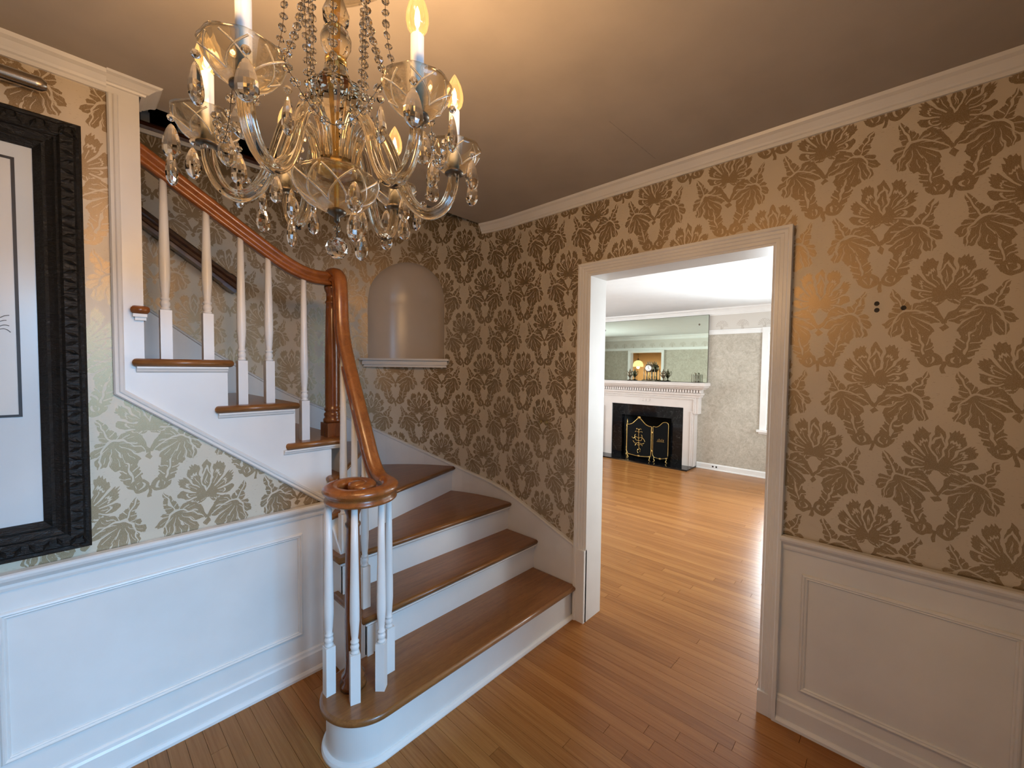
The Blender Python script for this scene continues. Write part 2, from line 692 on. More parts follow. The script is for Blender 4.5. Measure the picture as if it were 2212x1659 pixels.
def carved_black():
    m, nt, b = new_mat('carved_black_frame')
    setp(b, color=(0.007, 0.006, 0.0055), rough=0.45, spec=0.4)
    p = position(nt)
    a = noise(nt, p, 60.0, 3, 0.6, 1.5)
    c = noise(nt, mapped(nt, p, (30, 30, 90)), 1.0, 4, 0.6, 2.0)
    bump(nt, b, (S(a) * 0.4 + S(c)).s, 0.8, 0.006)
    return m


M['blackframe'] = carved_black()


def black_marble():
    m, nt, b = new_mat('polished_black_marble')
    p = position(nt)
    f = noise(nt, p, 3.0, 6, 0.6, 2.5)
    k = (S(f) - 0.5).abs().lt(0.0022)
    nt.links.new(mixc(nt, k.s, (0.005, 0.005, 0.006), (0.09, 0.09, 0.085)), b.inputs['Base Color'])
    setp(b, rough=0.07, spec=0.35)
    return m


M['marble'] = black_marble()


def mirror_mat():
    m, nt, b = new_mat('old_mirror_glass')
    setp(b, color=(0.70, 0.78, 0.68), metal=1.0, rough=0.015)
    return m


M['mirror'] = mirror_mat()


def glass_solid(name, color, rough=0.0, ior=1.5):
    m, nt, b = new_mat(name)
    setp(b, color=color, trans=1.0, rough=rough, ior=ior, spec=0.5)
    return m


M['crystal'] = glass_solid('cut_crystal', (0.99, 0.955, 0.88), 0.0, 1.55)  # faint gold tint imitates warm bulb light in the beads and drops
M['glass_arm'] = glass_solid('pressed_glass', (0.99, 0.91, 0.74), 0.015, 1.47)  # gold tint stands in for refracted bulb light


def glass_thin(name, tint, refl=0.06):
    """thin clear glass wall: see-through with Fresnel sheen"""
    m, nt, b = new_mat(name)
    nt.nodes.remove(b)
    tr = nt.nodes.new('ShaderNodeBsdfTransparent')
    tr.inputs[0].default_value = (tint[0], tint[1], tint[2], 1)
    gl = nt.nodes.new('ShaderNodeBsdfGlossy')
    gl.inputs['Roughness'].default_value = 0.03
    lw = nt.nodes.new('ShaderNodeLayerWeight')
    lw.inputs[0].default_value = 0.32
    mx = nt.nodes.new('ShaderNodeMixShader')
    nt.links.new((S(lw.outputs['Fresnel']) * 0.8 + refl).s, mx.inputs[0])
    nt.links.new(tr.outputs[0], mx.inputs[1])
    nt.links.new(gl.outputs[0], mx.inputs[2])
    nt.links.new(mx.outputs[0], nt.nodes['Material Output'].inputs[0])
    return m


M['pane'] = glass_thin('window_pane_glass', (0.97, 0.98, 0.98), 0.03)
M['bulb'] = glass_thin('clear_bulb_glass', (1.0, 0.92, 0.76), 0.04)
_nt = M['bulb'].node_tree
_em = _nt.nodes.new('ShaderNodeEmission')
_em.inputs[0].default_value = (1.0, 0.52, 0.16, 1)
_em.inputs[1].default_value = 0.4
_ad = _nt.nodes.new('ShaderNodeAddShader')
_src = _nt.nodes['Material Output'].inputs[0].links[0].from_socket
_nt.links.new(_src, _ad.inputs[0])
_nt.links.new(_em.outputs[0], _ad.inputs[1])
_nt.links.new(_ad.outputs[0], _nt.nodes['Material Output'].inputs[0])


def cup_glass():
    """cut glass dish: warm-tinted with engraved criss-cross lines that catch light"""
    m, nt, b = new_mat('cut_glass_dish')
    setp(b, color=(0.99, 0.93, 0.80), trans=1.0, rough=0.02, ior=1.45)  # warm tint puts the bulbs' golden glow into the glass colour
    tr = nt.nodes.new('ShaderNodeBsdfTransparent')
    tr.inputs[0].default_value = (1.0, 0.95, 0.84, 1)
    mx = nt.nodes.new('ShaderNodeMixShader')
    mx.inputs[0].default_value = 0.55
    nt.links.new(tr.outputs[0], mx.inputs[1])
    nt.links.new(b.outputs[0], mx.inputs[2])
    nt.links.new(mx.outputs[0], nt.nodes['Material Output'].inputs[0])
    return m


M['cup'] = cup_glass()
M['cut'] = glass_solid('engraved_cut_line', (1.0, 0.97, 0.9), 0.28, 1.5)


def emitter(name, color, strength):
    m, nt, b = new_mat(name)
    setp(b, color=(0, 0, 0), emit=color, estr=strength)
    return m


M['filament'] = emitter('glowing_filament', (1.0, 0.66, 0.28), 30.0)
M['lampshade'] = emitter('lit_glass_shade', (1.0, 0.78, 0.30), 2.0)

# ------------------------------------------------------------------ layout constants (metres)
XR = 2.10          # right (doorway) wall face
YL = 2.10          # picture wall face
ZC = 2.545         # foyer ceiling
CX, CY, CR = 1.0, 1.97, 1.10   # rounded stairwell corner
YB = CY + CR       # stairwell back wall face
ZT = 2.80          # upper floor level
XW, YF = -1.36, -0.60          # far side and front wall of the foyer
D0, D1, DH = 0.412, 1.325, 2.06  # doorway
XL0, XL1 = 2.25, 6.73          # living room
YL0, YL1 = -0.35, 6.9
ZL = 2.455
S_ARC = CR * PI / 2


def wallpt(s, z, off=0.0):
    """point on the strip right wall > rounded corner > back wall; off = distance into the stairwell"""
    if s <= CY:
        return Vector((XR - off, s, z))
    if s <= CY + S_ARC:
        a = (s - CY) / CR
        return Vector((CX + (CR - off) * math.cos(a), CY + (CR - off) * math.sin(a), z))
    return Vector((CX - (s - CY - S_ARC), YB - off, z))


def strip_s(p):
    """arc length of a point near the strip"""
    x, y = p[0], p[1]
    if y <= CY:
        return y
    if x >= CX:
        return CY + CR * math.atan2(y - CY, x - CX)
    return CY + S_ARC + (CX - x)


# ------------------------------------------------------------------ floor
floor = MB().box(XW - 0.1, XL1 + 0.1, YF - 0.1, YL1 + 0.1, -0.12, -0.012).obj('floor', M['subfloor'])
tag(floor, 'brown oak strip floor of the entry hall and living room', None, None, 'structure')
camR = Matrix(CAM_R).transposed()


def project(p):
    c = camR @ (Vector(p) - Vector((0, 0, 1.52)))
    if c.z > -0.05:
        return None
    return (1106 + F_PX * c.x / -c.z, 829.5 - F_PX * c.y / -c.z, -c.z)


boards = []
bw = 0.0572
nx = int((XL1 - XW) / bw)
for i in range(nx):
    x = XW + (i + 0.5) * bw
    y = YF - RND.random() * 1.4
    while y < YL1:
        L = RND.uniform(0.65, 2.1)
        a, e = max(y, YF), min(y + L, YL1)
        if e - a > 0.05:
            boards.append((x, a, e))
        y += L


def board_size(bd):
    x, a, e = bd
    best = 0
    for k in range(9):
        yy = a + (e - a) * k / 8
        if x < 2.08 and yy > 2.08 or (0.95 < x < 2.08 and yy > 1.45):
            continue
        if x > 2.3 and not (D0 - 0.2 < yy * 2.17 / x < D1 + 0.2):
            continue
        if 2.08 < x < 2.3 and not D0 < yy < D1:
            continue
        q = project((x, yy, 0))
        if q and -20 < q[0] < 2232 and q[1] < 1680:
            best += (e - a) / q[2] ** 2
    return best


boards.sort(key=board_size, reverse=True)
unit = MB().box(-0.5, 0.5, -0.5, 0.5, -1, 0).mesh('floor_board')
for k, (x, a, e) in enumerate(boards[:290]):
    if board_size((x, a, e)) <= 0:
        continue
    o = link('floor_board', unit, M['board'], None, (x, (a + e) / 2, 0.0))
    o.scale = (bw - 0.0011, e - a - 0.0014, 0.014)
    parent_to(o, floor)
mass = MB()
tones = []
for k, (x, a, e) in enumerate(boards):
    if k < 290 and board_size((x, a, e)) > 0:
        continue
    mass.box(x - bw / 2 + 0.0005, x + bw / 2 - 0.0005, a + 0.0006, e - 0.0006, -0.014, 0.0)
    tones += [RND.random()] * 8
mo = mass.obj('floor_boards', M['board_mass'], floor, fix=False)
tag(mo, kind='stuff')
at = mo.data.attributes.new('tone', 'FLOAT', 'POINT')
at.data.foreach_set('value', tones)

# ------------------------------------------------------------------ ceilings
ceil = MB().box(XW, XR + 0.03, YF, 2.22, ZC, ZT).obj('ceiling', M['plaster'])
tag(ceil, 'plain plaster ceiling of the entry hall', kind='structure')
ck = MB()
pa, pb = Vector((1.66, 0.985, ZC)), Vector((1.83, 0.862, ZC))
crack_pts = [Vector((1.5, 1.28, ZC))]
# hairline crack near the chandelier, running along the plaster joint


def ray_z(px, py, z):
    d = Matrix(CAM_R) @ Vector((px - 1106, -(py - 829.5), -F_PX))
    t = (z - 1.52) / d.z
    return Vector((d.x * t, d.y * t, z))


A_, B_ = ray_z(1316, 262, ZC), ray_z(1416, 343, ZC)
pts = [A_.lerp(B_, k / 8) + Vector((RND.uniform(-1, 1) * 0.003, 0, -0.0004)) for k in range(9)]
ck.sweep([(-0.0012, -0.0004), (0.0012, -0.0004), (0.0012, 0.0004), (-0.0012, 0.0004)], pts, smooth=False)
ck.obj('plaster_crack', M['crack'], ceil)
lc = MB().box(XL0 - 0.02, XL1 + 0.02, YL0, YL1, ZL, ZL + 0.2).obj('ceiling', M['plaster_living'])
tag(lc, 'bright white ceiling of the living room', kind='structure')

# ------------------------------------------------------------------ walls of the entry hall
w = MB()
w.box(XR, XL0 - 0.015, YF, D0 - 0.02, 0, ZT)
w.box(XR, XL0 - 0.015, D0 - 0.02, D1 + 0.02, DH + 0.02, ZT)
w.box(XR, XL0 - 0.015, D1 + 0.02, CY, 0, ZT)
wall_right = w.obj('wall_right', M['paper_right'], uv=lambda c: (c.y, c.z))
tag(wall_right, 'damask papered wall with the living room doorway', kind='structure')
for px, py in ((1894, 656), (1894, 670), (1952, 665)):
    d = Matrix(CAM_R) @ Vector((px - 1106, -(py - 829.5), -F_PX))
    t = (XR - 0.001) / d.x
    y, z = d.y * t, 1.52 + d.z * t
    MB().add(*(lambda n: ([(XR - 0.0015, y + 0.007 * math.cos(2 * PI * i / n) * (1 + 0.25 * math.sin(3 * i)), z + 0.008 * math.sin(2 * PI * i / n)) for i in range(n)]
                          + [(XR - 0.0005, y + 0.008 * math.cos(2 * PI * i / n), z + 0.009 * math.sin(2 * PI * i / n)) for i in range(n)],
                          [list(range(n))] + [(i, (i + 1) % n, n + (i + 1) % n, n + i) for i in range(n)]))(10)).obj('screw_hole', M['hole'], wall_right)

# rounded corner + back wall, with the arched niche cut out
NA, NW, NZ0, NZS, NH = PI / 4, 0.285, 1.58, 2.02, 0.29
sN = CY + CR * NA
hwS = CR * math.asin(NW / CR)
cols = [CY]
k = CY
ss = sorted(set([CY + S_ARC * i / 40 for i in range(41)] + [sN - hwS, sN + hwS]
                + [sN - hwS + 2 * hwS * i / 48 for i in range(49)] + [CY + S_ARC + x for x in (0.3, 0.6, 1.0, 1.5, 2.36)]))
ss = [s for i, s in enumerate(ss) if i == 0 or s - ss[i - 1] > 1e-6]


def arch_z(s):
    t = CR * math.sin((s - sN) / CR)
    q = 1 - (t / NW) ** 2
    return NZS + NH * math.sqrt(max(0.0, q))


wb = MB()
for a, e in zip(ss, ss[1:]):
    inside = a >= sN - hwS - 1e-6 and e <= sN + hwS + 1e-6
    if inside:
        wb.add([wallpt(a, 0), wallpt(e, 0), wallpt(e, NZ0), wallpt(a, NZ0)], [(0, 1, 2, 3)], True)
        wb.add([wallpt(a, arch_z(a)), wallpt(e, arch_z(e)), wallpt(e, ZT), wallpt(a, ZT)], [(0, 1, 2, 3)], True)
    else:
        wb.add([wallpt(a, 0), wallpt(e, 0), wallpt(e, ZT), wallpt(a, ZT)], [(0, 1, 2, 3)], True)
wall_back = wb.obj('wall_back', M['paper_right'], uv=lambda c: (strip_s(c), c.z), fix=False)
tag(wall_back, 'rounded damask papered wall behind the stairs with a niche', kind='structure')
import bmesh as _bm
_b = _bm.new(); _b.from_mesh(wall_back.data); _bm.ops.remove_doubles(_b, verts=_b.verts[:], dist=1e-5)
_b.to_mesh(wall_back.data); _b.free()

nm = MB()
nr = Vector((math.cos(NA), math.sin(NA), 0))
ntan = Vector((-math.sin(NA), math.cos(NA), 0))
NP, NT = 28, 14
rows = []
for j in range(NT + 2):
    th = 0 if j == 0 else (j - 1) / NT * PI / 2
    z = NZ0 - 0.03 if j == 0 else NZS + NH * math.sin(th)
    row = []
    for i in range(NP + 1):
        ph = PI * i / NP
        t = NW * math.cos(ph) * math.cos(th)
        rad = math.sqrt(CR * CR - (NW * math.cos(th)) ** 2) + 0.20 * math.sin(ph) * math.cos(th)
        row.append(Vector((CX, CY, z)) + nr * rad + ntan * t)
    rows.append(row)
vs = [p for r_ in rows for p in r_]
fs = []
for j in range(NT + 1):
    for i in range(NP):
        a = j * (NP + 1) + i
        fs.append((a, a + 1, a + NP + 2, a + NP + 1))
nm.add(vs, fs, True)
niche = nm.obj('niche', M['niche'], wall_back, fix=False)
niche['label'] = 'pale painted arched wall niche with a domed head'
# niche sill: straight moulded shelf plus its floor
sl = MB()
e0 = CR * math.cos(math.radians(17.2))
hw = CR * math.sin(math.radians(17.2))
o3 = lambda t, z, r_: Vector((CX, CY, z)) + nr * r_ + ntan * t
for (z0, z1, d, ex) in ((1.568, 1.582, 0.056, 0.0), (1.561, 1.568, 0.030, -0.016), (1.536, 1.561, 0.038, -0.012), (1.528, 1.536, 0.024, -0.022), (1.518, 1.528, 0.028, -0.018)):
    sl.add([o3(-hw - ex, z0, e0 - d), o3(hw + ex, z0, e0 - d), o3(hw + ex, z0, e0 + 0.05), o3(-hw - ex, z0, e0 + 0.05),
            o3(-hw - ex, z1, e0 - d), o3(hw + ex, z1, e0 - d), o3(hw + ex, z1, e0 + 0.05), o3(-hw - ex, z1, e0 + 0.05)],
           [(0, 1, 2, 3), (4, 5, 6, 7), (0, 1, 5, 4), (1, 2, 6, 5), (2, 3, 7, 6), (3, 0, 4, 7)])
poly = [o3(NW * math.cos(PI * i / 20), 1.5805, math.sqrt(CR ** 2 - NW ** 2) + 0.20 * math.sin(PI * i / 20)) for i in range(21)]
sl.add(poly, [list(range(21))])
sl.obj('niche_sill', M['trim'], niche)

# picture wall: papered part
w = MB()
w.prism([(XW, 0), (0.862, 0), (0.862, 0.835), (0.118, 1.408), (0.118, ZC), (XW, ZC)], lambda u, v, q: (u, q, v), YL, YL + 0.12)
wall_left = w.obj('wall_left', M['paper_left'], uv=lambda c: (c.x, c.z))
tag(wall_left, 'damask papered wall carrying the big black framed picture', kind='structure')
# remaining walls of the hall, behind the photographer
w = MB()
w.box(XW - 0.12, XW, YF, YL, 0, ZC)
tag(w.obj('wall_side', M['paper_left'], uv=lambda c: (c.y, c.z)), 'papered side wall of the entry hall', kind='structure')
w = MB()
w.box(XW, -0.25, YF - 0.30, YF, 0, ZC)
w.box(0.95, XR + 0.13, YF - 0.30, YF, 0, ZC)
w.box(-0.25, 0.95, YF - 0.30, YF, 2.08, ZC)
tag(w.obj('wall_front', M['paper_right'], uv=lambda c: (c.x, c.z)), 'papered front wall with the open front door', kind='structure')
# unseen porch step, with low side walls added to block skylight
w = MB()
w.box(-0.8, 1.5, -2.2, YF - 0.30, -0.2, -0.05)
w.box(-0.8, -0.72, -1.6, YF - 0.30, -0.05, 0.9)
w.box(1.42, 1.5, -1.6, YF - 0.30, -0.05, 0.9)
tag(w.obj('porch', M['plaster']), 'porch step and added light-blocking low walls outside the front door', kind='structure')

# stairwell above: landing edge and upper hall painted dark
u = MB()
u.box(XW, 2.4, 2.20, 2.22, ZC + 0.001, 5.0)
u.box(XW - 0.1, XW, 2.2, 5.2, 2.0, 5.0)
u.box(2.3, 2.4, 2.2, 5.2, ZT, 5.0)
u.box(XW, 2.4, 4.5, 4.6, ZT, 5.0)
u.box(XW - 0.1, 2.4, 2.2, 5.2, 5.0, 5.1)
tag(u.obj('wall_upper', M['painted_darkness']), 'upper hall walls above the stairwell, coloured near-black for darkness', kind='structure')
lf = MB()
lf.prism([(p.x, p.y) for p in [wallpt(CY + S_ARC * i / 24 * 1.0, 0, 0.0) for i in range(25)]] + [(XW, YB), (XW, 4.5), (2.3, 4.5), (2.3, CY)],
         lambda a, b_, c: (a, b_, c), ZT - 0.02, ZT + 0.03)
tag(lf.obj('floor_upper', M['darktrim']), 'dark landing floor edge above the stairwell', kind='structure')
ln = MB()
path = [wallpt(CY + 0.25 + (S_ARC - 0.25) * i / 24, 0) for i in range(25)] + [wallpt(CY + S_ARC + 2.3, 0)]
ln.mould(path, (0, 0, 1), [(-0.02, 2.800), (0.028, 2.800), (0.034, 2.812), (0.034, 2.828), (0.026, 2.838), (-0.02, 2.838)])
tag(ln.obj('trim_1', M['darktrim']), 'dark brown landing nosing along the stairwell top', kind='structure')
ln = MB()
ln.mould(path, (0, 0, 1), [(-0.01, 2.782), (0.010, 2.782), (0.016, 2.79), (0.018, 2.80), (-0.01, 2.80)])
tag(ln.obj('trim_2', M['trim']), 'pale cove moulding under the landing nosing', kind='structure')


# ------------------------------------------------------------------ crown, chair rail, base, panels
CROWN = [(0, -0.062), (0.010, -0.062), (0.012, -0.050), (0.018, -0.046), (0.022, -0.038), (0.034, -0.020), (0.046, -0.012), (0.050, 0.0), (0, 0)]
c = MB()
path = [wallpt(s, ZC) for s in [YF, 1.0] + [CY + 0.265 * i / 8 for i in range(9)]]
c.mould(path, (0, 0, 1), CROWN)
tag(c.obj('trim_3', M['trim']), 'white crown moulding along the doorway wall', kind='structure')
c = MB()
c.mould([(XW, YL, ZC), (0.118, YL, ZC)], (0, 0, 1), CROWN, flip=-1)
c.mould([(0.118, YL, ZC), (0.212, YL, ZC), (0.212, YL + 0.12, ZC)], (0, 0, 1),
        [(a * 1.15, b_ * 0.55) for a, b_ in CROWN], flip=-1)
tag(c.obj('trim_4', M['trim']), 'white crown moulding above the picture wall', kind='structure')

# trim around the papered field beside the stairs (vertical then raking)
TR = [(0, 0), (0, 0.010), (0.005, 0.016), (0.010, 0.012), (0.014, 0.008), (0.018, 0.016), (0.026, 0.018), (0.031, 0.010), (0.031, 0)]
c = MB()
c.mould([(0.118, YL, ZC - 0.062), (0.118, YL, 1.408), (0.862, YL, 0.838)], (0, -1, 0), TR)
tag(c.obj('trim_5', M['trim']), 'white moulding bordering the wallpaper along the stair rake', kind='structure')

RAIL = [(0, -0.060), (0.008, -0.060), (0.011, -0.050), (0.011, -0.040), (0.018, -0.032), (0.030, -0.022), (0.034, -0.012), (0.034, -0.004), (0.028, 0.0), (0, 0.0)]
BASE = [(0, 0), (0.030, 0), (0.030, 0.012), (0.022, 0.022), (0.017, 0.024), (0.017, 0.092), (0.012, 0.100), (0.010, 0.112), (0.004, 0.118), (0, 0.118)]
PANEL = [(0, 0), (0, 0.004), (0.004, 0.010), (0.009, 0.012), (0.014, 0.006), (0.018, 0.008), (0.022, 0.004), (0.022, 0)]


def wainscot(name, boxargs, rail_path, base_path, flip, rects, n, label):
    wn = MB().box(*boxargs).obj(name, M['trim'])
    tag(wn, label, kind='structure')
    MB().mould(rail_path, (0, 0, 1), RAIL, flip=flip).obj('chair_rail', M['trim'], wn)
    MB().mould(base_path, (0, 0, 1), BASE, flip=flip).obj('baseboard', M['trim'], wn)
    for rc in rects:
        MB().mould(rc, n, PANEL, closed=True).obj('panel_molding', M['trim'], wn)
    return wn


yw = YL - 0.006
wl = wainscot('wainscot_left', (XW, 0.866, yw, YL + 0.001, 0, 0.80), [(XW, yw, 0.84), (0.866, yw, 0.84)],
              [(XW, yw, 0), (0.866, yw, 0)], -1,
              [[(x0, yw, 0.205), (x1, yw, 0.205), (x1, yw, 0.710), (x0, yw, 0.710)] for x0, x1 in ((-0.168, 0.768), (-1.30, -0.27))],
              (0, -1, 0), 'white panelled wainscot under the picture')
xw = XR - 0.006
wr = wainscot('wainscot_right', (xw, XR + 0.001, YF, 0.345, 0, 0.78), [(xw, YF, 0.82), (xw, 0.345, 0.82)],
              [(xw, YF, 0), (xw, 0.345, 0)], 1,
              [[(xw, 0.266, 0.166), (xw, -0.335, 0.166), (xw, -0.335, 0.672), (xw, 0.266, 0.672)]],
              (-1, 0, 0), 'white panelled wainscot right of the doorway')

# ------------------------------------------------------------------ doorway to the living room
CAS = [(0, 0), (0, 0.012), (0.009, 0.014), (0.012, 0.019), (0.025, 0.019), (0.028, 0.024), (0.041, 0.024), (0.044, 0.029), (0.055, 0.029), (0.060, 0.036), (0.072, 0.036), (0.072, 0)]


def doorway(name, y0, y1, zt, xa, xb, label):
    jm = MB()
    jm.box(xa, xb, y0 - 0.02, y0, 0, zt)
    jm.box(xa, xb, y1, y1 + 0.02, 0, zt)
    jm.box(xa, xb, y0 - 0.02, y1 + 0.02, zt, zt + 0.02)
    d = jm.obj(name, M['trim'])
    tag(d, label, kind='structure')
    p = [(y1, 0.0), (y1, zt), (y0, zt), (y0, 0.0)]
    MB().mould([(xa, y, z) for y, z in p], (-1, 0, 0), CAS, flip=1).obj('door_casing', M['trim'], d)
    MB().mould([(xb, y, z) for y, z in p], (1, 0, 0), CAS, flip=-1).obj('door_casing', M['trim'], d)
    return d


door1 = doorway('door_1', D0, D1, DH, XR, XL0, 'white cased opening from the hall into the living room')
pl = MB()
pl.box(XR - 0.030, XR, D1 + 0.0, D1 + 0.078, 0, 0.44)
pl.obj('plinth_block', M['trim'], door1)
pl = MB()
pl.box(XR - 0.028, XR, D0 - 0.072, D0, 0, 0.10)
pl.obj('plinth_block', M['trim'], door1)

# trim of the walls behind the photographer
yf = YF + 0.006
wainscot('wainscot_front', (1.03, XR, YF - 0.001, yf, 0, 0.78), [(1.03, yf, 0.82), (XR - 0.006, yf, 0.82)],
         [(1.03, yf, 0), (XR - 0.006, yf, 0)], 1,
         [[(2.0, yf, 0.166), (1.13, yf, 0.166), (1.13, yf, 0.672), (2.0, yf, 0.672)]], (0, 1, 0), 'white wainscot beside the front door, right half')
wainscot('wainscot_entry', (XW, -0.33, YF - 0.001, yf, 0, 0.80), [(XW, yf, 0.84), (-0.33, yf, 0.84)],
         [(XW, yf, 0), (-0.33, yf, 0)], 1,
         [[(-0.43, yf, 0.166), (-1.25, yf, 0.166), (-1.25, yf, 0.70), (-0.43, yf, 0.70)]], (0, 1, 0), 'white wainscot beside the front door, left half')
xs = XW + 0.006
wainscot('wainscot_side', (XW - 0.001, xs, YF, YL, 0, 0.80), [(xs, YL, 0.84), (xs, YF, 0.84)],
         [(xs, YL, 0), (xs, YF, 0)], 1,
         [[(xs, a_, 0.205), (xs, b_, 0.205), (xs, b_, 0.71), (xs, a_, 0.71)] for a_, b_ in ((-0.5, 0.65), (0.8, 1.95))], (1, 0, 0), 'white wainscot on the hall side wall')
c = MB()
c.mould([(XW, YL, ZC), (XW, YF, ZC), (XR, YF, ZC)], (0, 0, 1), CROWN)
tag(c.obj('trim_9', M['trim']), 'white crown moulding behind the photographer', kind='structure')
c = MB()
c.mould([(0.95, YF, 0), (0.95, YF, 2.08), (-0.25, YF, 2.08), (-0.25, YF, 0)], (0, 1, 0), CAS)
tag(c.obj('door_4', M['trim']), 'white casing of the open front door', kind='structure')

# ------------------------------------------------------------------ living room shell
D2a, D2b, D2h = 4.77, 5.68, 2.0
w = MB()
x0, x1 = XL0 - 0.015, XL0
w.box(x0, x1, YL0, D0 - 0.02, 0, ZL)
w.box(x0, x1, D0 - 0.02, D1 + 0.02, DH + 0.02, ZL)
w.box(x0, x1, D1 + 0.02, D2a - 0.02, 0, ZL)
w.box(x0 - 0.1, x1, D2a - 0.02, D2b + 0.02, D2h + 0.02, ZL)
w.box(x0, x1, D2b + 0.02, YL1, 0, ZL)
tag(w.obj('wall_living_hall', M['living_paper']), 'mottled beige living room wall seen in the mirror', kind='structure')
doorway('door_2', D2a, D2b, D2h, XL0 - 0.14, XL0, 'white cased opening to the warm lit room, seen in the mirror')
WY0, WY1, WZ0, WZ1 = 0.42, 1.34, 0.70, 2.06
w = MB()
w.box(XL1, XL1 + 0.15, YL0, WY0, 0, ZL)
w.box(XL1, XL1 + 0.15, WY0, WY1, 0, WZ0)
w.box(XL1, XL1 + 0.15, WY0, WY1, WZ1, ZL)
w.box(XL1, XL1 + 0.15, WY1, 2.64, 0, ZL)
w.box(XL1, XL1 + 0.15, 2.64, 3.51, 0.745, ZL)
w.box(XL1, XL1 + 0.15, 3.51, YL1, 0, ZL)
tag(w.obj('wall_fireplace', M['living_paper']), 'mottled beige wall around the fireplace', kind='structure')
w = MB()
w.box(XL0, 3.0, YL0 - 0.15, YL0, 0, ZL)
w.box(6.0, XL1 + 0.15, YL0 - 0.15, YL0, 0, ZL)
w.box(3.0, 6.0, YL0 - 0.15, YL0, 0, 0.66)
w.box(3.0, 6.0, YL0 - 0.15, YL0, 2.2, ZL)
tag(w.obj('wall_living_front', M['living_paper']), 'living room front wall with the big window', kind='structure')
w = MB()
w.box(XL0, 3.2, YL1, YL1 + 0.15, 0, ZL)
w.box(5.8, XL1 + 0.15, YL1, YL1 + 0.15, 0, ZL)
w.box(3.2, 5.8, YL1, YL1 + 0.15, 0, 0.7)
w.box(3.2, 5.8, YL1, YL1 + 0.15, 2.2, ZL)
tag(w.obj('wall_living_back', M['living_paper']), 'living room back wall with an added window', kind='structure')


def window(name, plane, at, a0, a1, z0, z1, inward, label, nm_=2):
    to = (lambda a, d, z: (at + d * inward, a, z)) if plane == 'x' else (lambda a, d, z: (a, at + d * inward, z))

    def bx(mb, a, b_, d0, d1, za, zb):
        p, q = to(a, d0, za), to(b_, d1, zb)
        mb.box(p[0], q[0], p[1], q[1], za, zb)
    fr = MB()
    for a, b_ in ((a0 - 0.08, a0), (a1, a1 + 0.08)):
        bx(fr, a, b_, 0, 0.022, z0 - 0.02, z1)
    bx(fr, a0 - 0.08, a1 + 0.08, 0, 0.022, z1, z1 + 0.08)
    o = fr.obj(name, M['trim'])
    tag(o, label, kind='structure')
    s_ = MB()
    bx(s_, a0 - 0.11, a1 + 0.11, -0.02, 0.06, z0 - 0.045, z0 - 0.015)
    bx(s_, a0 - 0.09, a1 + 0.09, 0.0, 0.02, z0 - 0.075, z0 - 0.045)
    s_.obj('window_sill', M['trim'], o)
    zm = (z0 + z1) / 2
    for k_, (za, zb, d) in enumerate(((z0 - 0.015, zm + 0.02, -0.05), (zm - 0.02, z1, -0.09))):
        sh = MB()
        n_ = nm_
        wd = (a1 - a0) / n_
        for q in range(n_):
            b0, b1 = a0 + q * wd, a0 + (q + 1) * wd
            bx(sh, b0, b0 + 0.04, d - 0.03, d, za, zb)
            bx(sh, b1 - 0.04, b1, d - 0.03, d, za, zb)
            bx(sh, b0 + 0.04, b1 - 0.04, d - 0.03, d, za, za + 0.045)
            bx(sh, b0 + 0.04, b1 - 0.04, d - 0.03, d, zb - 0.045, zb)
        so = sh.obj('sash', M['trim'], o)
        for q in range(n_):
            g = MB()
            b0, b1 = a0 + q * wd, a0 + (q + 1) * wd
            bx(g, b0 + 0.035, b1 - 0.035, d - 0.018, d - 0.014, za + 0.04, zb - 0.04)
            g.obj('pane', M['pane'], so)
    return o


window('window_1', 'x', XL1, WY0, WY1, WZ0, WZ1, -1, 'tall white window right of the fireplace, mostly cut off', 1)
window('window_2', 'y', YL0, 3.0, 6.0, 0.70, 2.2, 1, 'wide front window of the living room', 3)
window('window_3', 'y', YL1, 3.2, 5.8, 0.72, 2.2, -1, 'wide unseen back window added to brighten the living room', 3)  # invented opening for the back fill light

LCR = [(0, -0.100), (0.010, -0.100), (0.014, -0.086), (0.022, -0.080), (0.030, -0.060), (0.052, -0.032), (0.078, -0.018), (0.085, 0), (0, 0)]
c = MB()
c.mould([(XL0, YL0, ZL), (XL1, YL0, ZL), (XL1, YL1, ZL), (XL0, YL1, ZL)], (0, 0, 1), LCR, closed=True)
tag(c.obj('trim_6', M['trim']), 'white crown moulding around the living room', kind='structure')
for nm_, x, d, lab in (('trim_7', XL1, -1, 'pale wheat sheaf frieze above the fireplace'), ('trim_8', XL0, 1, 'pale wheat sheaf frieze seen in the mirror')):
    f = MB()
    f.box(x, x + d * 0.003, YL0, YL1, 2.13, ZL - 0.09)
    o = f.obj(nm_, M['frieze'])
    tag(o, lab, kind='structure')
    f = MB()
    f.box(x, x + d * 0.008, YL0, YL1, 2.065, 2.130)
    f.box(x, x + d * 0.016, YL0, YL1, 2.118, 2.134)
    f.obj('border_band', M['trim'], o)
LB = [(0, 0), (0.026, 0), (0.024, 0.014), (0.016, 0.018), (0.016, 0.075), (0.008, 0.088), (0, 0.09)]
c = MB()
c.mould([(XL1, YL0, 0), (XL1, 2.27, 0)], (0, 0, 1), LB)
tag(c.obj('baseboard_right', M['trim']), 'white baseboard right of the fireplace', kind='structure')
c = MB()
c.mould([(XL1, 3.98, 0), (XL1, YL1, 0)], (0, 0, 1), LB)
tag(c.obj('baseboard_left', M['trim']), 'white baseboard left of the fireplace', kind='structure')
c = MB()
c.mould([(XL0, D1 + 0.075, 0), (XL0, D2a - 0.075, 0)], (0, 0, 1), LB, flip=-1)
tag(c.obj('baseboard_back', M['trim']), 'white baseboard under the beige wall seen in the mirror', kind='structure')

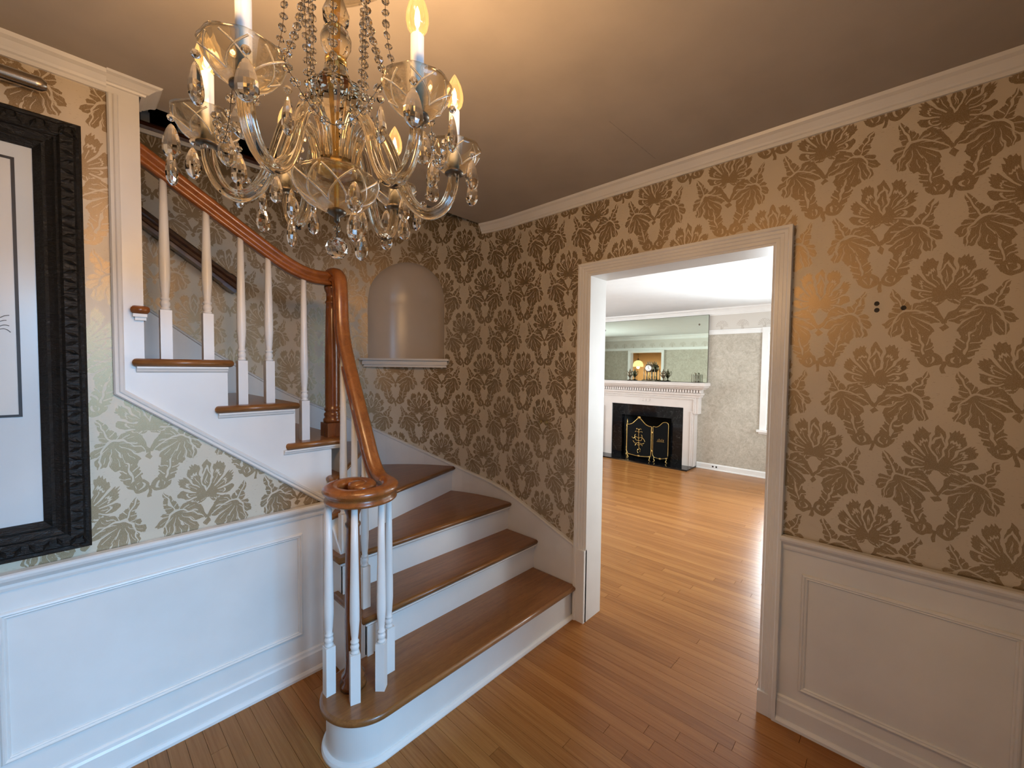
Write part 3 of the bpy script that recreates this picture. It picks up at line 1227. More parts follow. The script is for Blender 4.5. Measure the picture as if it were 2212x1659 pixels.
# room behind the second doorway (only glimpsed in the mirror)
w = MB()
w.box(-1.3, XL0 - 0.14, 4.28, 4.40, 0, 2.5)
w.box(-1.3, XL0 - 0.14, 7.2, 7.3, 0, 2.5)
w.box(-1.4, -1.3, 4.28, 7.3, 0, 2.5)
w.box(-1.4, XL0 - 0.14, 4.28, 7.3, 2.5, 2.55)
w.box(-1.4, XL0 - 0.14, 4.28, 7.3, -0.05, 0.0)
w.box(XL0 - 0.16, XL0 - 0.14, 4.28, D2a - 0.02, 0, 2.5)
w.box(XL0 - 0.16, XL0 - 0.14, D2b + 0.02, 7.3, 0, 2.5)
M['backroom'] = paint('warm_back_room_paint', (0.62, 0.50, 0.38), 0.6, 0.05)
tag(w.obj('wall_back_room', M['backroom']), 'warm painted room seen in the mirror through a doorway', kind='structure')

# ------------------------------------------------------------------ staircase
TZ = [0, .208, .40, .592, .778, .965, 1.152, 1.345, 1.54, 1.737, 1.93]
TH = 0.030
stair = empty('staircase', (1.5, 1.4, 0), 'curved white and brown wooden staircase with turned balusters and scrolled handrail', 'staircase')


def arc_pts(a0, a1, off=0.014, n=8):
    """along the wall curve (angles in degrees)"""
    out = []
    for i in range(n + 1):
        a = math.radians(a0 + (a1 - a0) * i / n)
        out.append((CX + (CR - off) * math.cos(a), CY + (CR - off) * math.sin(a)))
    return out


def hit_curve(p, q, off=0.014):
    """where the line p->q leaves the rounded wall; returns angle in degrees"""
    p, q = Vector(p) - Vector((CX, CY)), Vector(q) - Vector((CX, CY))
    d = q - p
    r = CR - off
    A, B, Cc = d.dot(d), 2 * p.dot(d), p.dot(p) - r * r
    t = (-B + math.sqrt(B * B - 4 * A * Cc)) / 2 / A
    h = p + d * t
    return math.degrees(math.atan2(h.y, h.x))


XI = 0.872     # inner nosing ends
n4a, n4b = (XI + 0.005, 2.035), (1.945, 2.405)
n5a, n5b = (XI + 0.015, 2.000), (1.342, 2.590)
a4, a5 = hit_curve(n4a, n4b), hit_curve(n5a, n5b)
n6 = 1.005
a6 = math.degrees(math.acos(max(-1, min(1, (n6 - CX) / (CR - 0.014)))))
bull = [(0.815 + 0.175 * math.cos(math.radians(a)), 1.555 + 0.175 * math.sin(math.radians(a))) for a in range(270, 89, -5)]
T = {}
T[1] = [(2.086, 1.38), (2.086, 1.80), (0.95, 1.80), (0.95, 1.73)] + bull[::-1]
T[2] = [(XI, 1.69), (2.086, 1.69), (2.086, 2.02), (XI, 2.02)]
T[3] = [(XI, 1.93), (2.086, 1.93)] + arc_pts(0, a4 + 4) + [(XI, 2.085)]
T[4] = [n4a, (CX + (CR - .014) * math.cos(math.radians(a4)), CY + (CR - .014) * math.sin(math.radians(a4)))] + arc_pts(a4 + 2, a5 + 4) + [(XI + 0.01, 2.07)]
T[5] = [n5a, (CX + (CR - .014) * math.cos(math.radians(a5)), CY + (CR - .014) * math.sin(math.radians(a5)))] + arc_pts(a5 + 2, 90) + [(0.95, YB - 0.014), (0.93, 2.16), (XI + 0.012, 2.09)]
T[6] = [(0.700, 2.072), (n6 - 0.03, 2.072), (n6, 2.12), (n6 + 0.006, YB - 0.014), (0.700, YB - 0.014)]
T[7] = [(0.425, 2.072), (0.755, 2.072), (0.765, YB - 0.014), (0.425, YB - 0.014)]
T[8] = [(0.170, 2.072), (0.490, 2.072), (0.495, YB - 0.014), (0.170, YB - 0.014)]
T[9] = [(-0.10, 2.23), (0.198, 2.23), (0.198, YB - 0.014), (-0.10, YB - 0.014)]
# small round return of tread nine that shows on the wall end
for k in range(1, 10):
    poly = T[k]
    ar = sum(poly[i - 1][0] * poly[i][1] - poly[i][0] * poly[i - 1][1] for i in range(len(poly)))
    if ar < 0:
        poly = poly[::-1]
    T[k] = poly
    t = MB().slab(poly, TZ[k] - TH, TZ[k], 0.012)
    t.obj('tread', M['tread'], stair)
t9 = MB().slab([(0.168, 2.072), (0.222, 2.072), (0.222, 2.24), (0.168, 2.24)], TZ[9] - TH, TZ[9], 0.012)
t9.obj('tread_return', M['rail'], stair)

# risers
RS = 0.012


def riser(pa, pb, z0, z1, name='riser'):
    """vertical board between two plan points"""
    a, b_ = Vector(pa), Vector(pb)
    d = (b_ - a).normalized()
    nrm = Vector((-d.y, d.x)) * RS
    r_ = MB()
    P = [a, b_, b_ + nrm, a + nrm]
    r_.prism([(p.x, p.y) for p in P], lambda x, y, z: (x, y, z), z0, z1)
    return r_.obj(name, M['trim'], stair)


# first riser curves around the bullnose
rb = [(0.815 + 0.148 * math.cos(math.radians(a)), 1.562 + 0.148 * math.sin(math.radians(a))) for a in range(270, 89, -3)]
r1 = MB()
pth = [(2.084, 1.414, 0)] + [(x, y, 0) for x, y in rb] + [(0.92, 1.71, 0)]
r1.mould(pth, (0, 0, 1), [(0, 0), (0, TZ[1] - TH), (0.012, TZ[1] - TH), (0.012, 0)], flip=-1)
r1.obj('riser', M['trim'], stair)
sh = MB()
sh.mould(pth, (0, 0, 1), [(0, 0), (-0.018, 0), (-0.018, 0.006), (-0.014, 0.015), (-0.006, 0.020), (0, 0.021)], flip=-1)
sh.obj('shoe_molding', M['trim'], stair)
cv = MB()
cv.mould(pth, (0, 0, 1), [(0, TZ[1] - TH), (-0.008, TZ[1] - TH), (-0.006, TZ[1] - TH - 0.008), (0, TZ[1] - TH - 0.014)], flip=-1)
cv.obj('cove_molding', M['trim'], stair)
riser((0.905, 1.722), (2.086, 1.722), TZ[1], TZ[2] - TH)
riser((0.905, 1.962), (2.086, 1.962), TZ[2], TZ[3] - TH)


def shift(p, q, d):
    p, q = Vector(p), Vector(q)
    t = (q - p).normalized()
    nrm = Vector((-t.y, t.x)) * d
    return p + nrm, q + nrm


p, q = shift(n4a, T[4][1] if (Vector(T[4][1]) - Vector(n4a)).length > 0.5 else n4b, 0.030)
end = Vector((CX, CY)) + Vector((math.cos(math.radians(a4 + 1.5)), math.sin(math.radians(a4 + 1.5)))) * (CR - 0.016)
riser((p.x + 0.03, p.y + 0.01), (end.x, end.y), TZ[3], TZ[4] - TH)
end = Vector((CX, CY)) + Vector((math.cos(math.radians(a5 + 1.5)), math.sin(math.radians(a5 + 1.5)))) * (CR - 0.016)
p, q = shift(n5a, n5b, 0.030)
riser((p.x + 0.03, p.y + 0.04), (end.x, end.y), TZ[4], TZ[5] - TH)
riser((n6 - 0.030, 2.105), (n6 - 0.026, YB - 0.016), TZ[5], TZ[6] - TH)
riser((0.728, 2.105), (0.735, YB - 0.016), TZ[6], TZ[7] - TH)
riser((0.460, 2.105), (0.465, YB - 0.016), TZ[7], TZ[8] - TH)
riser((0.168, 2.23), (0.168, YB - 0.016), TZ[8], TZ[9] - TH)

# cove mouldings under the open tread ends
for k, xa, xb in ((6, 0.690, n6 - 0.04), (7, 0.436, 0.735), (8, 0.182, 0.472)):
    zt = TZ[k] - TH
    m_ = MB()
    m_.mould([(xa, 2.10, zt), (xb, 2.10, zt)], (0, 0, 1), [(0, 0), (0.020, 0), (0.020, -0.007), (0.013, -0.011), (0.010, -0.018), (0, -0.024)], flip=-1)
    m_.obj('cove_molding', M['trim'], stair)
m_ = MB()
zt = TZ[9] - TH
m_.box(0.174, 0.214, 2.078, 2.24, zt - 0.012, zt)
m_.box(0.180, 0.212, 2.086, 2.24, zt - 0.024, zt - 0.012)
m_.obj('cove_molding', M['trim'], stair)
for k, ya, yb in ((2, 1.712, 1.962), (3, 1.955, 2.09)):
    zt = TZ[k] - TH
    m_ = MB()
    m_.mould([(0.905, yb, zt), (0.905, ya, zt), (2.08, ya, zt)], (0, 0, 1), [(0, 0), (0.018, 0), (0.018, -0.006), (0.010, -0.014), (0, -0.022)], flip=-1)
    m_.obj('cove_molding', M['trim'], stair)

# outer string: white panel in the plane of the picture wall, stepped under the treads
sp = MB()
sp.prism([(0.862, 0), (0.915, 0), (0.915, TZ[6] - TH), (0.742, TZ[6] - TH), (0.742, TZ[7] - TH), (0.472, TZ[7] - TH), (0.472, TZ[8] - TH),
          (0.206, TZ[8] - TH), (0.206, ZC), (0.118, ZC), (0.118, 1.408), (0.862, 0.835)], lambda u_, v_, q_: (u_, q_, v_), YL, YL + 0.035)
sp.obj('outer_string', M['trim'], stair)
sp = MB()
sp.box(0.118, 0.206, YL + 0.035, YL + 0.12, 1.3, ZC)
sp.obj('wall_end', M['trim'], stair)
# string of the lower flight, facing left
sp = MB()
sp.prism([(2.115, 0), (1.712, 0), (1.712, TZ[2] - TH), (1.955, TZ[2] - TH), (1.955, TZ[3] - TH), (2.115, TZ[3] - TH + 0.18)],
         lambda u_, v_, q_: (q_, u_, v_), 0.905, 0.935)
sp.obj('lower_string', M['trim'], stair)
cb = MB()
cb.box(0.866, 0.912, 2.082, 2.10, 0, 0.835)
cb.box(0.862, 0.905, 2.07, 2.10, 0, 0.10)
cb.obj('corner_board', M['trim'], stair)

# skirt board following the wall
SK = [(1.40, .455), (1.97, .662), (2.385, .768), (2.759, .907), (3.103, 1.07), (3.41, 1.215), (3.70, 1.36), (4.035, 1.577), (4.172, 1.674), (4.404, 1.854), (4.9, 2.22)]
skp = catmull([(s, z, 0) for s, z in SK], 6)
sk = MB()
n = len(skp)
vs = []
for s in skp:
    zb = max(0.0, s.y - 0.42)
    for off, z in ((0.014, zb), (0.014, s.y - 0.022), (0.022, s.y - 0.018), (0.024, s.y - 0.008), (0.016, s.y - 0.002), (0.0, s.y)):
        vs.append(wallpt(s.x, z, off))
fs = []
for i in range(n - 1):
    for j in range(5):
        fs.append((i * 6 + j, i * 6 + j + 1, (i + 1) * 6 + j + 1, (i + 1) * 6 + j))
sk.add(vs, fs)
sk.obj('skirt_board', M['trim'], stair)


# balusters
def baluster(x, y, z0, z1, rz=0.0, lab=None):
    L = z1 - z0
    mb = MB()
    h, bz = 0.0185, 0.195
    mb.box(-h, h, -h, h, 0, bz)
    prof = [(0.0135, bz), (0.0165, bz + .003), (0.0165, bz + .008), (0.0125, bz + .012), (0.0155, bz + .018), (0.0170, bz + .026), (0.0150, bz + .034),
            (0.0118, bz + .039), (0.0160, bz + .043), (0.0160, bz + .048), (0.0120, bz + .053), (0.0145, bz + .075), (0.0182, bz + .13), (0.0180, bz + .19),
            (0.0150, bz + .19 + (L - bz - .19) * .45), (0.0118, L)]
    mb.lathe(prof, 18)
    o = link('baluster', mb.mesh('baluster'), M['trim'], None, (x, y, z0), rz)
    parent_to(o, stair)
    return o


VC = Vector((0.800, 1.600))
for ang, rr in ((165, 0.108), (238, 0.100), (298, 0.112), (-14, 0.130)):
    a = math.radians(ang)
    baluster(VC.x + rr * math.cos(a), VC.y + rr * math.sin(a), TZ[1], 0.995, a + 0.25)
baluster(0.930, 1.785, TZ[2], 1.185)
baluster(0.930, 1.885, TZ[2], 1.36)
baluster(0.930, 2.000, TZ[3], 1.57)


def upper_rail_z(x):
    return lerp_table([(0.20, 2.331), (0.424, 2.189), (0.689, 2.030), (0.78, 1.985), (0.858, 1.963), (0.95, 1.968)], x)


for x, k in ((0.805, 6), (0.649, 7), (0.539, 7), (0.415, 8), (0.277, 8)):
    baluster(x, 2.155, TZ[k], upper_rail_z(x) - 0.020)

# newel posts
nb = MB()
nb.box(-0.044, 0.044, -0.044, 0.044, 0, 0.072)
nb.lathe([(0.043, .072), (0.046, .080), (0.046, .090), (0.038, .100), (0.042, .110), (0.042, .118), (0.034, .128), (0.040, .136), (0.0405, .146), (0.035, .152),
          (0.0370, .17), (0.0372, .40), (0.0315, .66), (0.0300, .690), (0.0335, .695), (0.0335, .702), (0.0285, .708), (0.0285, .745), (0.034, .755), (0.0385, .772), (0.0385, .785), (0.031, .792), (0.031, .830)], 24)
o = link('newel_post', nb.mesh('newel_post'), M['post'], None, (0.958, 2.185, TZ[6]))
parent_to(o, stair)
o['label'] = 'tall turned brown newel post at the stair turn'
nb = MB()
nb.lathe([(0.052, 0), (0.052, .02), (0.043, .035), (0.046, .05), (0.034, .065), (0.030, .10), (0.033, .25), (0.029, .55), (0.0255, .66), (0.030, .668), (0.030, .678), (0.0245, .685),
          (0.0255, .71), (0.034, .735), (0.034, .755), (0.028, .77), (0.028, .80)], 24)
o = link('newel_post', nb.mesh('newel_post'), M['post'], None, (VC.x - 0.018, VC.y, TZ[1]))
parent_to(o, stair)
o['label'] = 'brown starting newel under the scroll, toned down for shadow'

# handrails
RP = [(-0.019, -0.034), (0.019, -0.034), (0.0245, -0.029), (0.0245, -0.021), (0.0165, -0.014), (0.0165, -0.003), (0.0290, 0.005), (0.0318, 0.013), (0.0305, 0.022), (0.0225, 0.030), (0.010, 0.034),
      (-0.010, 0.034), (-0.0225, 0.030), (-0.0305, 0.022), (-0.0318, 0.013), (-0.0290, 0.005), (-0.0165, -0.003), (-0.0165, -0.014), (-0.0245, -0.021), (-0.0245, -0.029)]
up = catmull([(0.18, 2.155, 2.344), (0.424, 2.155, 2.189), (0.62, 2.155, 2.066), (0.72, 2.155, 2.008), (0.80, 2.155, 1.976), (0.87, 2.155, 1.965), (0.955, 2.155, 1.970)], 8)
MB().sweep(RP, up).obj('handrail', M['rail'], stair)
goose = catmull([(0.945, 2.160, 1.985), (0.945, 2.110, 1.982), (0.945, 2.074, 1.950), (0.945, 2.062, 1.88), (0.945, 2.056, 1.78), (0.945, 2.045, 1.70), (0.944, 2.015, 1.61), (0.942, 1.960, 1.50),
                 (0.940, 1.870, 1.335), (0.938, 1.790, 1.190), (0.936, 1.735, 1.095), (0.936, 1.690, 1.042), (0.937, 1.650, 1.020), (0.938, 1.615, 1.014)], 7)
spir = []
NSP = 70
for i in range(1, NSP + 1):
    f_ = i / NSP
    th = -f_ * 2 * PI * 1.32
    rr = lerp_table([(0, .138), (.19, .122), (.38, .104), (.57, .082), (.76, .052), (1.0, .022)], f_)
    spir.append((VC.x + rr * math.cos(th), VC.y + rr * math.sin(th), 1.012 + 0.006 * f_))
sc_ = [1.0] * len(goose) + [1 - 0.25 * max(0, (i / NSP - 0.6)) / 0.4 for i in range(1, NSP + 1)]
lr = MB().sweep(RP, list(goose) + [Vector(p) for p in spir], scale=sc_).obj('handrail', M['rail'], stair)
lr['label'] = 'steep lower handrail ending in a horizontal scroll'
eye = MB().lathe([(0.034, -0.034), (0.036, -0.02), (0.033, 0.0), (0.036, 0.016), (0.032, 0.030), (0.018, 0.036), (0.004, 0.037)], 28, (VC.x, VC.y, 1.016))
eye.obj('scroll_eye', M['rail'], lr)

# ------------------------------------------------------------------ wall handrail on the stairwell back wall
hr = empty('wall_handrail', (0.74, YB, 2.0), 'dark walnut handrail fixed to the papered stairwell wall', 'handrail')
RW = [(-0.030, -0.040), (0.030, -0.040), (0.032, -0.022), (0.022, -0.012), (0.022, 0.004), (0.034, 0.014), (0.034, 0.028), (0.020, 0.040), (-0.020, 0.040), (-0.034, 0.028), (-0.034, 0.014),
      (-0.022, 0.004), (-0.022, -0.012), (-0.032, -0.022)]
MB().sweep(RW, [(-0.9, YB - 0.06, 3.155), (0.30, YB - 0.06, 2.306), (0.715, YB - 0.06, 2.012)], smooth=False).obj('rail', M['oldrail'], hr)
MB().sweep([(a * 1.12, b_ * 1.12) for a, b_ in RW], [(0.675, YB - 0.06, 2.040), (0.740, YB - 0.06, 1.994)], smooth=False).obj('end_cap', M['oldrail'], hr)
for x, z in ((0.60, 2.06), (-0.2, 2.63)):
    MB().tube([(x, YB, z - 0.03), (x, YB - 0.05, z - 0.03), (x, YB - 0.06, z)], 0.007).obj('bracket', M['darkmetal'], hr)

# upper landing balusters, barely visible in the dark
for x in (0.335, 0.50, 0.665):
    mb = MB()
    mb.box(-0.02, 0.02, -0.02, 0.02, 0, 0.12)
    mb.lathe([(0.016, 0.12), (0.019, 0.2), (0.012, 0.8)], 12)
    o = link('baluster', mb.mesh('landing_baluster'), M['trim'], None, (x, YB + 0.12, ZT + 0.03))
    parent_to(o, stair)

# ------------------------------------------------------------------ chandelier
AX, AY = 0.370, 0.820
ZCUP = 1.92
ch = empty('chandelier', (AX, AY, ZC), 'six arm crystal chandelier with lit candle bulbs and bead strands', 'chandelier')


def cpart(mb, name, mat, loc=(AX, AY, 0), rz=0, parent=None):
    o = link(name, mb.mesh(name), mat, None, loc, rz)
    parent_to(o, parent or ch)
    return o


fl8 = lambda n_, d: (lambda a, k: 1 + d * math.cos(n_ * a))
# hanging ball under the bowl
ball = MB()
import bmesh
bm = bmesh.new()
bmesh.ops.create_icosphere(bm, subdivisions=2, radius=0.0215)
bl = bpy.data.meshes.new('crystal_ball')
bm.to_mesh(bl)
bm.free()
o = link('crystal_ball', bl, M['crystal'], None, (AX, AY, 1.7527))
parent_to(o, ch)
bm = bmesh.new()
bmesh.ops.create_icosphere(bm, subdivisions=1, radius=0.008)
bb_ = bpy.data.meshes.new('round_bead')
bm.to_mesh(bb_)
bm.free()
o = link('round_bead', bb_, M['crystal'], None, (AX, AY, 1.7900))
parent_to(o, ch)
cpart(MB().tube([(0, 0, 1.772), (0, 0, 1.815)], 0.0012, 6).lathe([(0.003, 1.802), (0.006, 1.806), (0.005, 1.812), (0.015, 1.818), (0.018, 1.822), (0.016, 1.828)], 16), 'finial_cap', M['darkmetal'])
# bottom bowl, a lobed shell with thickness
bp = [(0.016, 1.826), (0.034, 1.829), (0.056, 1.841), (0.071, 1.858), (0.078, 1.874), (0.076, 1.886), (0.068, 1.893)]
bpin = [(r - 0.004, z + 0.003) for r, z in bp[::-1]]
cpart(MB().lathe(bp + bpin, 48, lobe=lambda a, k: 1 + 0.035 * math.cos(8 * a) * (min(k, 13 - k) / 6.5)), 'bottom_bowl', M['cup'])
cut = MB()
for i in range(8):
    for sg in (-1, 1):
        pth_ = []
        for k in range(9):
            f_ = k / 8
            r_ = lerp_table([(z, r) for r, z in bp], 1.832 + 0.050 * f_) + 0.0006
            a = 2 * PI * i / 8 + sg * 0.75 * f_
            r_ *= 1 + 0.035 * math.cos(8 * a) * f_ * 0.7
            pth_.append((r_ * math.cos(a), r_ * math.sin(a), 1.832 + 0.050 * f_))
        cut.tube(pth_, 0.0019, 5)
cpart(cut, 'cut_pattern', M['cut'])
cpart(MB().lathe([(0.030, 1.896), (0.036, 1.898), (0.036, 1.912), (0.031, 1.914), (0.027, 1.920)], 28, lobe=lambda a, k: 1 + 0.02 * math.cos(14 * a)), 'arm_plate', M['brass'])
# cut vase body
vb = [(0.020, 1.912), (0.0195, 1.930), (0.022, 1.955), (0.027, 1.980), (0.034, 2.005), (0.042, 2.030), (0.047, 2.045), (0.0475, 2.056), (0.042, 2.064), (0.024, 2.067)]
cpart(MB().lathe(vb, 24, smooth=False, lobe=lambda a, k: 1 + 0.05 * math.cos(12 * a)), 'vase_body', M['glass_arm'])
cpart(MB().lathe([(0.012, 2.066), (0.022, 2.072), (0.0245, 2.084), (0.022, 2.098), (0.015, 2.106)], 16, smooth=False), 'neck_ball', M['glass_arm'])
cpart(MB().lathe([(0.016, 2.106), (0.020, 2.109), (0.020, 2.114), (0.016, 2.117)], 20), 'brass_collar', M['brass'])
cpart(MB().lathe([(0.012, 2.118), (0.020, 2.124), (0.0275, 2.140), (0.0285, 2.152), (0.024, 2.166), (0.015, 2.176)], 20), 'glass_globe', M['glass_arm'])
cpart(MB().lathe([(0.014, 2.177), (0.023, 2.186), (0.0245, 2.200), (0.016, 2.222), (0.010, 2.250), (0.016, 2.262)], 20), 'upper_vase', M['glass_arm'])
crp = [(0.014, 2.258), (0.045, 2.262), (0.075, 2.275), (0.094, 2.295)]
cpart(MB().lathe(crp + [(r - 0.003, z + 0.003) for r, z in crp[::-1]], 36, lobe=lambda a, k: 1 + 0.05 * math.cos(6 * a) * min(k, 7 - k) / 3.5), 'top_crown', M['cup'])
cpart(MB().tube([(0, 0, 1.815), (0, 0, 2.30)], 0.005, 8), 'center_rod', M['brass'])
chn = MB()
for i in range(9):
    z = 2.31 + i * 0.022
    ring = [(0.008 * math.cos(2 * PI * k / 10) if i % 2 else 0, 0 if i % 2 else 0.008 * math.cos(2 * PI * k / 10), z + 0.015 * math.sin(2 * PI * k / 10)) for k in range(11)]
    chn.tube(ring, 0.0015, 5)
cpart(chn, 'chain', M['brass'])
cpart(MB().lathe([(0.060, ZC), (0.058, ZC - 0.012), (0.035, ZC - 0.030), (0.012, ZC - 0.040), (0.006, ZC - 0.045)], 28), 'ceiling_canopy', M['brass'])

# shared pieces
CUPP = [(0.014, 0.000), (0.024, 0.003), (0.038, 0.013), (0.048, 0.027), (0.053, 0.040), (0.0545, 0.046)]
CUPI = [(r - 0.0028, z + 0.0022) for r, z in CUPP[::-1]]
cupm = MB().lathe(CUPP + CUPI, 40, lobe=lambda a, k: 1 + 0.030 * math.cos(8 * a) * (min(k, 11 - k) / 5.0) ** 2).mesh('drip_cup')
cutm = MB()
for i in range(6):
    for sg in (-1, 1):
        pth_ = []
        for k in range(7):
            f_ = k / 6
            z = 0.006 + 0.033 * f_
            r_ = lerp_table([(zz, r) for r, zz in CUPP], z) + 0.0005
            a = 2 * PI * i / 6 + sg * 0.85 * f_
            pth_.append((r_ * math.cos(a), r_ * math.sin(a), z))
        cutm.tube(pth_, 0.0015, 5)
cutm = cutm.mesh('cut_lines')
capm = MB().lathe([(0.011, -0.006), (0.019, -0.004), (0.019, 0.0), (0.012, 0.003)], 20).mesh('cup_cap')
canm = MB().lathe([(0.0105, 0.004), (0.0105, 0.122), (0.0085, 0.124), (0.0085, 0.120)], 18).mesh('candle_sleeve')
BU = [(0.0070, 0.122), (0.0100, 0.126), (0.0155, 0.134), (0.0180, 0.145), (0.0176, 0.156), (0.0140, 0.170), (0.0086, 0.182), (0.0034, 0.191), (0.0006, 0.195)]
bulm = MB().lathe(BU, 20).mesh('bulb')
film = MB().lathe([(0.0008, 0.134), (0.0038, 0.140), (0.0048, 0.149), (0.0034, 0.160), (0.0006, 0.168)], 10).mesh('filament')
TD = [(0.0010, 0.0), (0.0045, -0.003), (0.0085, -0.010), (0.0122, -0.020), (0.0146, -0.030), (0.0152, -0.038), (0.0142, -0.046), (0.0110, -0.052), (0.0060, -0.056), (0.0010, -0.0575)]
tdm = MB().lathe(TD, 12, smooth=False, sy=0.58).mesh('teardrop')
bdm = MB().lathe([(0.001, 0.006), (0.0048, 0.0035), (0.0062, 0.0), (0.0048, -0.0035), (0.001, -0.006)], 8, smooth=False).mesh('small_bead')
octm = MB().lathe([(0.0012, 0.0036), (0.0062, 0.0018), (0.0078, 0.0), (0.0062, -0.0018), (0.0012, -0.0036)], 8, smooth=False)
octm.v = [(x, z, y) for x, y, z in octm.v]
octm = octm.mesh('bead')

ARMS = [(0.222, 212.5), (0.216, 149.5), (0.216, 94.5), (0.228, 30.0), (0.228, 322.5), (0.246, 274.5)]
cups = []
arm_prof = []
for i in range(24):
    a = 2 * PI * i / 24
    rr = 0.0105 + (0.0011 if i % 4 < 2 else -0.0006)
    arm_prof.append((rr * math.cos(a), rr * math.sin(a)))
for R_, ang in ARMS:
    a = math.radians(ang)
    e = Vector((math.cos(a), math.sin(a), 0))
    k = R_ / 0.222
    rz = [(0.030, 1.900), (0.034, 1.935), (0.046, 1.972), (0.066, 1.990), (0.088, 1.976), (0.104 * k, 1.940), (0.118 * k, 1.895), (0.140 * k, 1.852), (0.170 * k, 1.832),
          (0.200 * k, 1.846), (0.217 * k, 1.880), (R_, 1.914)]
    P = catmull([Vector((AX, AY, z)) + e * r_ for r_, z in rz], 5)
    arm = MB()
    # frame with constant sideways vector
    arm.sweep(arm_prof, P, up=(0, 0, 1), twist=0.0)
    ao = arm.obj('arm', M['glass_arm'], ch, fix=True)
    c = Vector((AX, AY, ZCUP)) + e * R_
    cups.append(c)
    for nm_, me, mt in (('drip_cup', cupm, 'cup'), ('cut_lines', cutm, 'cut'), ('cup_cap', capm, 'darkmetal'), ('candle_sleeve', canm, 'candle'), ('bulb', bulm, 'bulb'), ('filament', film, 'filament')):
        o = link(nm_, me, M[mt], None, c, a)
        parent_to(o, ao)
    # drops around the rim
    nd = 4
    for q in range(nd):
        b_ = a + 2 * PI * (q + 0.5) / nd + RND.uniform(-0.15, 0.15)
        p = c + Vector((math.cos(b_), math.sin(b_), 0)) * 0.0555 + Vector((0, 0, 0.030))
        o = link('small_bead', bdm, M['crystal'], None, p + Vector((0, 0, -0.013)), b_)
        parent_to(o, ao)
        o = link('teardrop', tdm, M['crystal'], None, p + Vector((0, 0, -0.023)), b_ + PI / 2 + RND.uniform(-0.5, 0.5))
        parent_to(o, ao)
        if q % 2 == 0 and ang in (149.5, 94.5, 30.0):
            o = link('teardrop', tdm, M['crystal'], None, p + Vector((0, 0, -0.068)), b_ + 1.0)
            parent_to(o, ao)
    l = bpy.data.lights.new('candle_light', 'POINT')
    l.energy = 9.2
    l.color = (1.0, 0.65, 0.37)
    l.shadow_soft_size = 0.012
    lo = bpy.data.objects.new('candle_light', l)
    COL.objects.link(lo)
    lo.location = c + Vector((0, 0, 0.150))
    parent_to(lo, ao)
# drops on the bowl
for q in (0, 2, 4):
    b_ = math.radians(212 + 60 * q + 56)
    p = Vector((AX + 0.080 * math.cos(b_), AY + 0.080 * math.sin(b_), 1.868))
    for dz in (0, -0.052):
        o = link('teardrop', tdm, M['crystal'], None, p + Vector((0, 0, -0.010 + dz)), b_ + PI / 2)
        parent_to(o, ch)


def strand(P, name='bead_strand', step=0.0215):
    """thin wire with octagon beads along a polyline"""
    P = [Vector(p) for p in P]
    so = MB().tube(P, 0.0006, 4).obj(name, M['darkmetal'], ch)
    d = 0.0
    nxt = step * 0.5
    for a, b_ in zip(P, P[1:]):
        L = (b_ - a).length
        while nxt <= d + L:
            q = a.lerp(b_, (nxt - d) / L)
            o = link('bead', octm, M['crystal'], None, q, RND.uniform(0, PI))
            o.rotation_euler = (RND.uniform(-0.25, 0.25), RND.uniform(-0.2, 0.2), -0.42 + RND.uniform(-0.55, 0.55))
            parent_to(o, so)
            nxt += step
        d += L


for i, (R_, ang) in enumerate(ARMS):
    a = math.radians(ang)
    top = Vector((AX + 0.094 * math.cos(a), AY + 0.094 * math.sin(a), 2.292))
    bot = cups[i] + Vector((-math.cos(a) * 0.055, -math.sin(a) * 0.055, 0.042))
    pts_ = [top.lerp(bot, t_ / 14) + Vector((-math.cos(a), -math.sin(a), 0)) * 0.030 * math.sin(PI * t_ / 14) for t_ in range(15)]
    strand(pts_)
    # inner strand to the hump of the arm
    top = Vector((AX + 0.060 * math.cos(a + 0.5), AY + 0.060 * math.sin(a + 0.5), 2.268))
    bot = Vector((AX + 0.052 * math.cos(a + 0.5), AY + 0.052 * math.sin(a + 0.5), 2.03))
    strand([top.lerp(bot, t_ / 6) for t_ in range(7)])
    # swag to the next cup
    j = (i + 1) % 6
    a2 = math.radians(ARMS[j][1])
    mid_dir = (cups[j] - cups[i]).normalized()
    p0 = cups[i] + mid_dir * 0.054 + Vector((0, 0, 0.040))
    p1 = cups[j] - mid_dir * 0.054 + Vector((0, 0, 0.040))
    strand([p0.lerp(p1, t_ / 12) - Vector((0, 0, 0.075 * math.sin(PI * t_ / 12))) for t_ in range(13)])

# ------------------------------------------------------------------ framed picture and picture light
pic = empty('framed_picture', (-0.48, YL, 0.87), 'huge black carved frame with pale mat on the papered wall', 'picture')
X0, X1, Z0, Z1 = -1.02, 0.052, 0.876, 2.327
FP = [(0, 0), (0, 0.030), (0.006, 0.036), (0.014, 0.034), (0.020, 0.040), (0.050, 0.044), (0.058, 0.038), (0.064, 0.042), (0.072, 0.036), (0.084, 0.030), (0.092, 0.034), (0.104, 0.022), (0.112, 0.016), (0.112, 0)]
fr = MB()
rect = [(X0, YL, Z0), (X1, YL, Z0), (X1, YL, Z1), (X0, YL, Z1)]
fr.mould(rect, (0, -1, 0), FP, closed=True, flip=1)
fo = fr.obj('frame', M['blackframe'], pic)
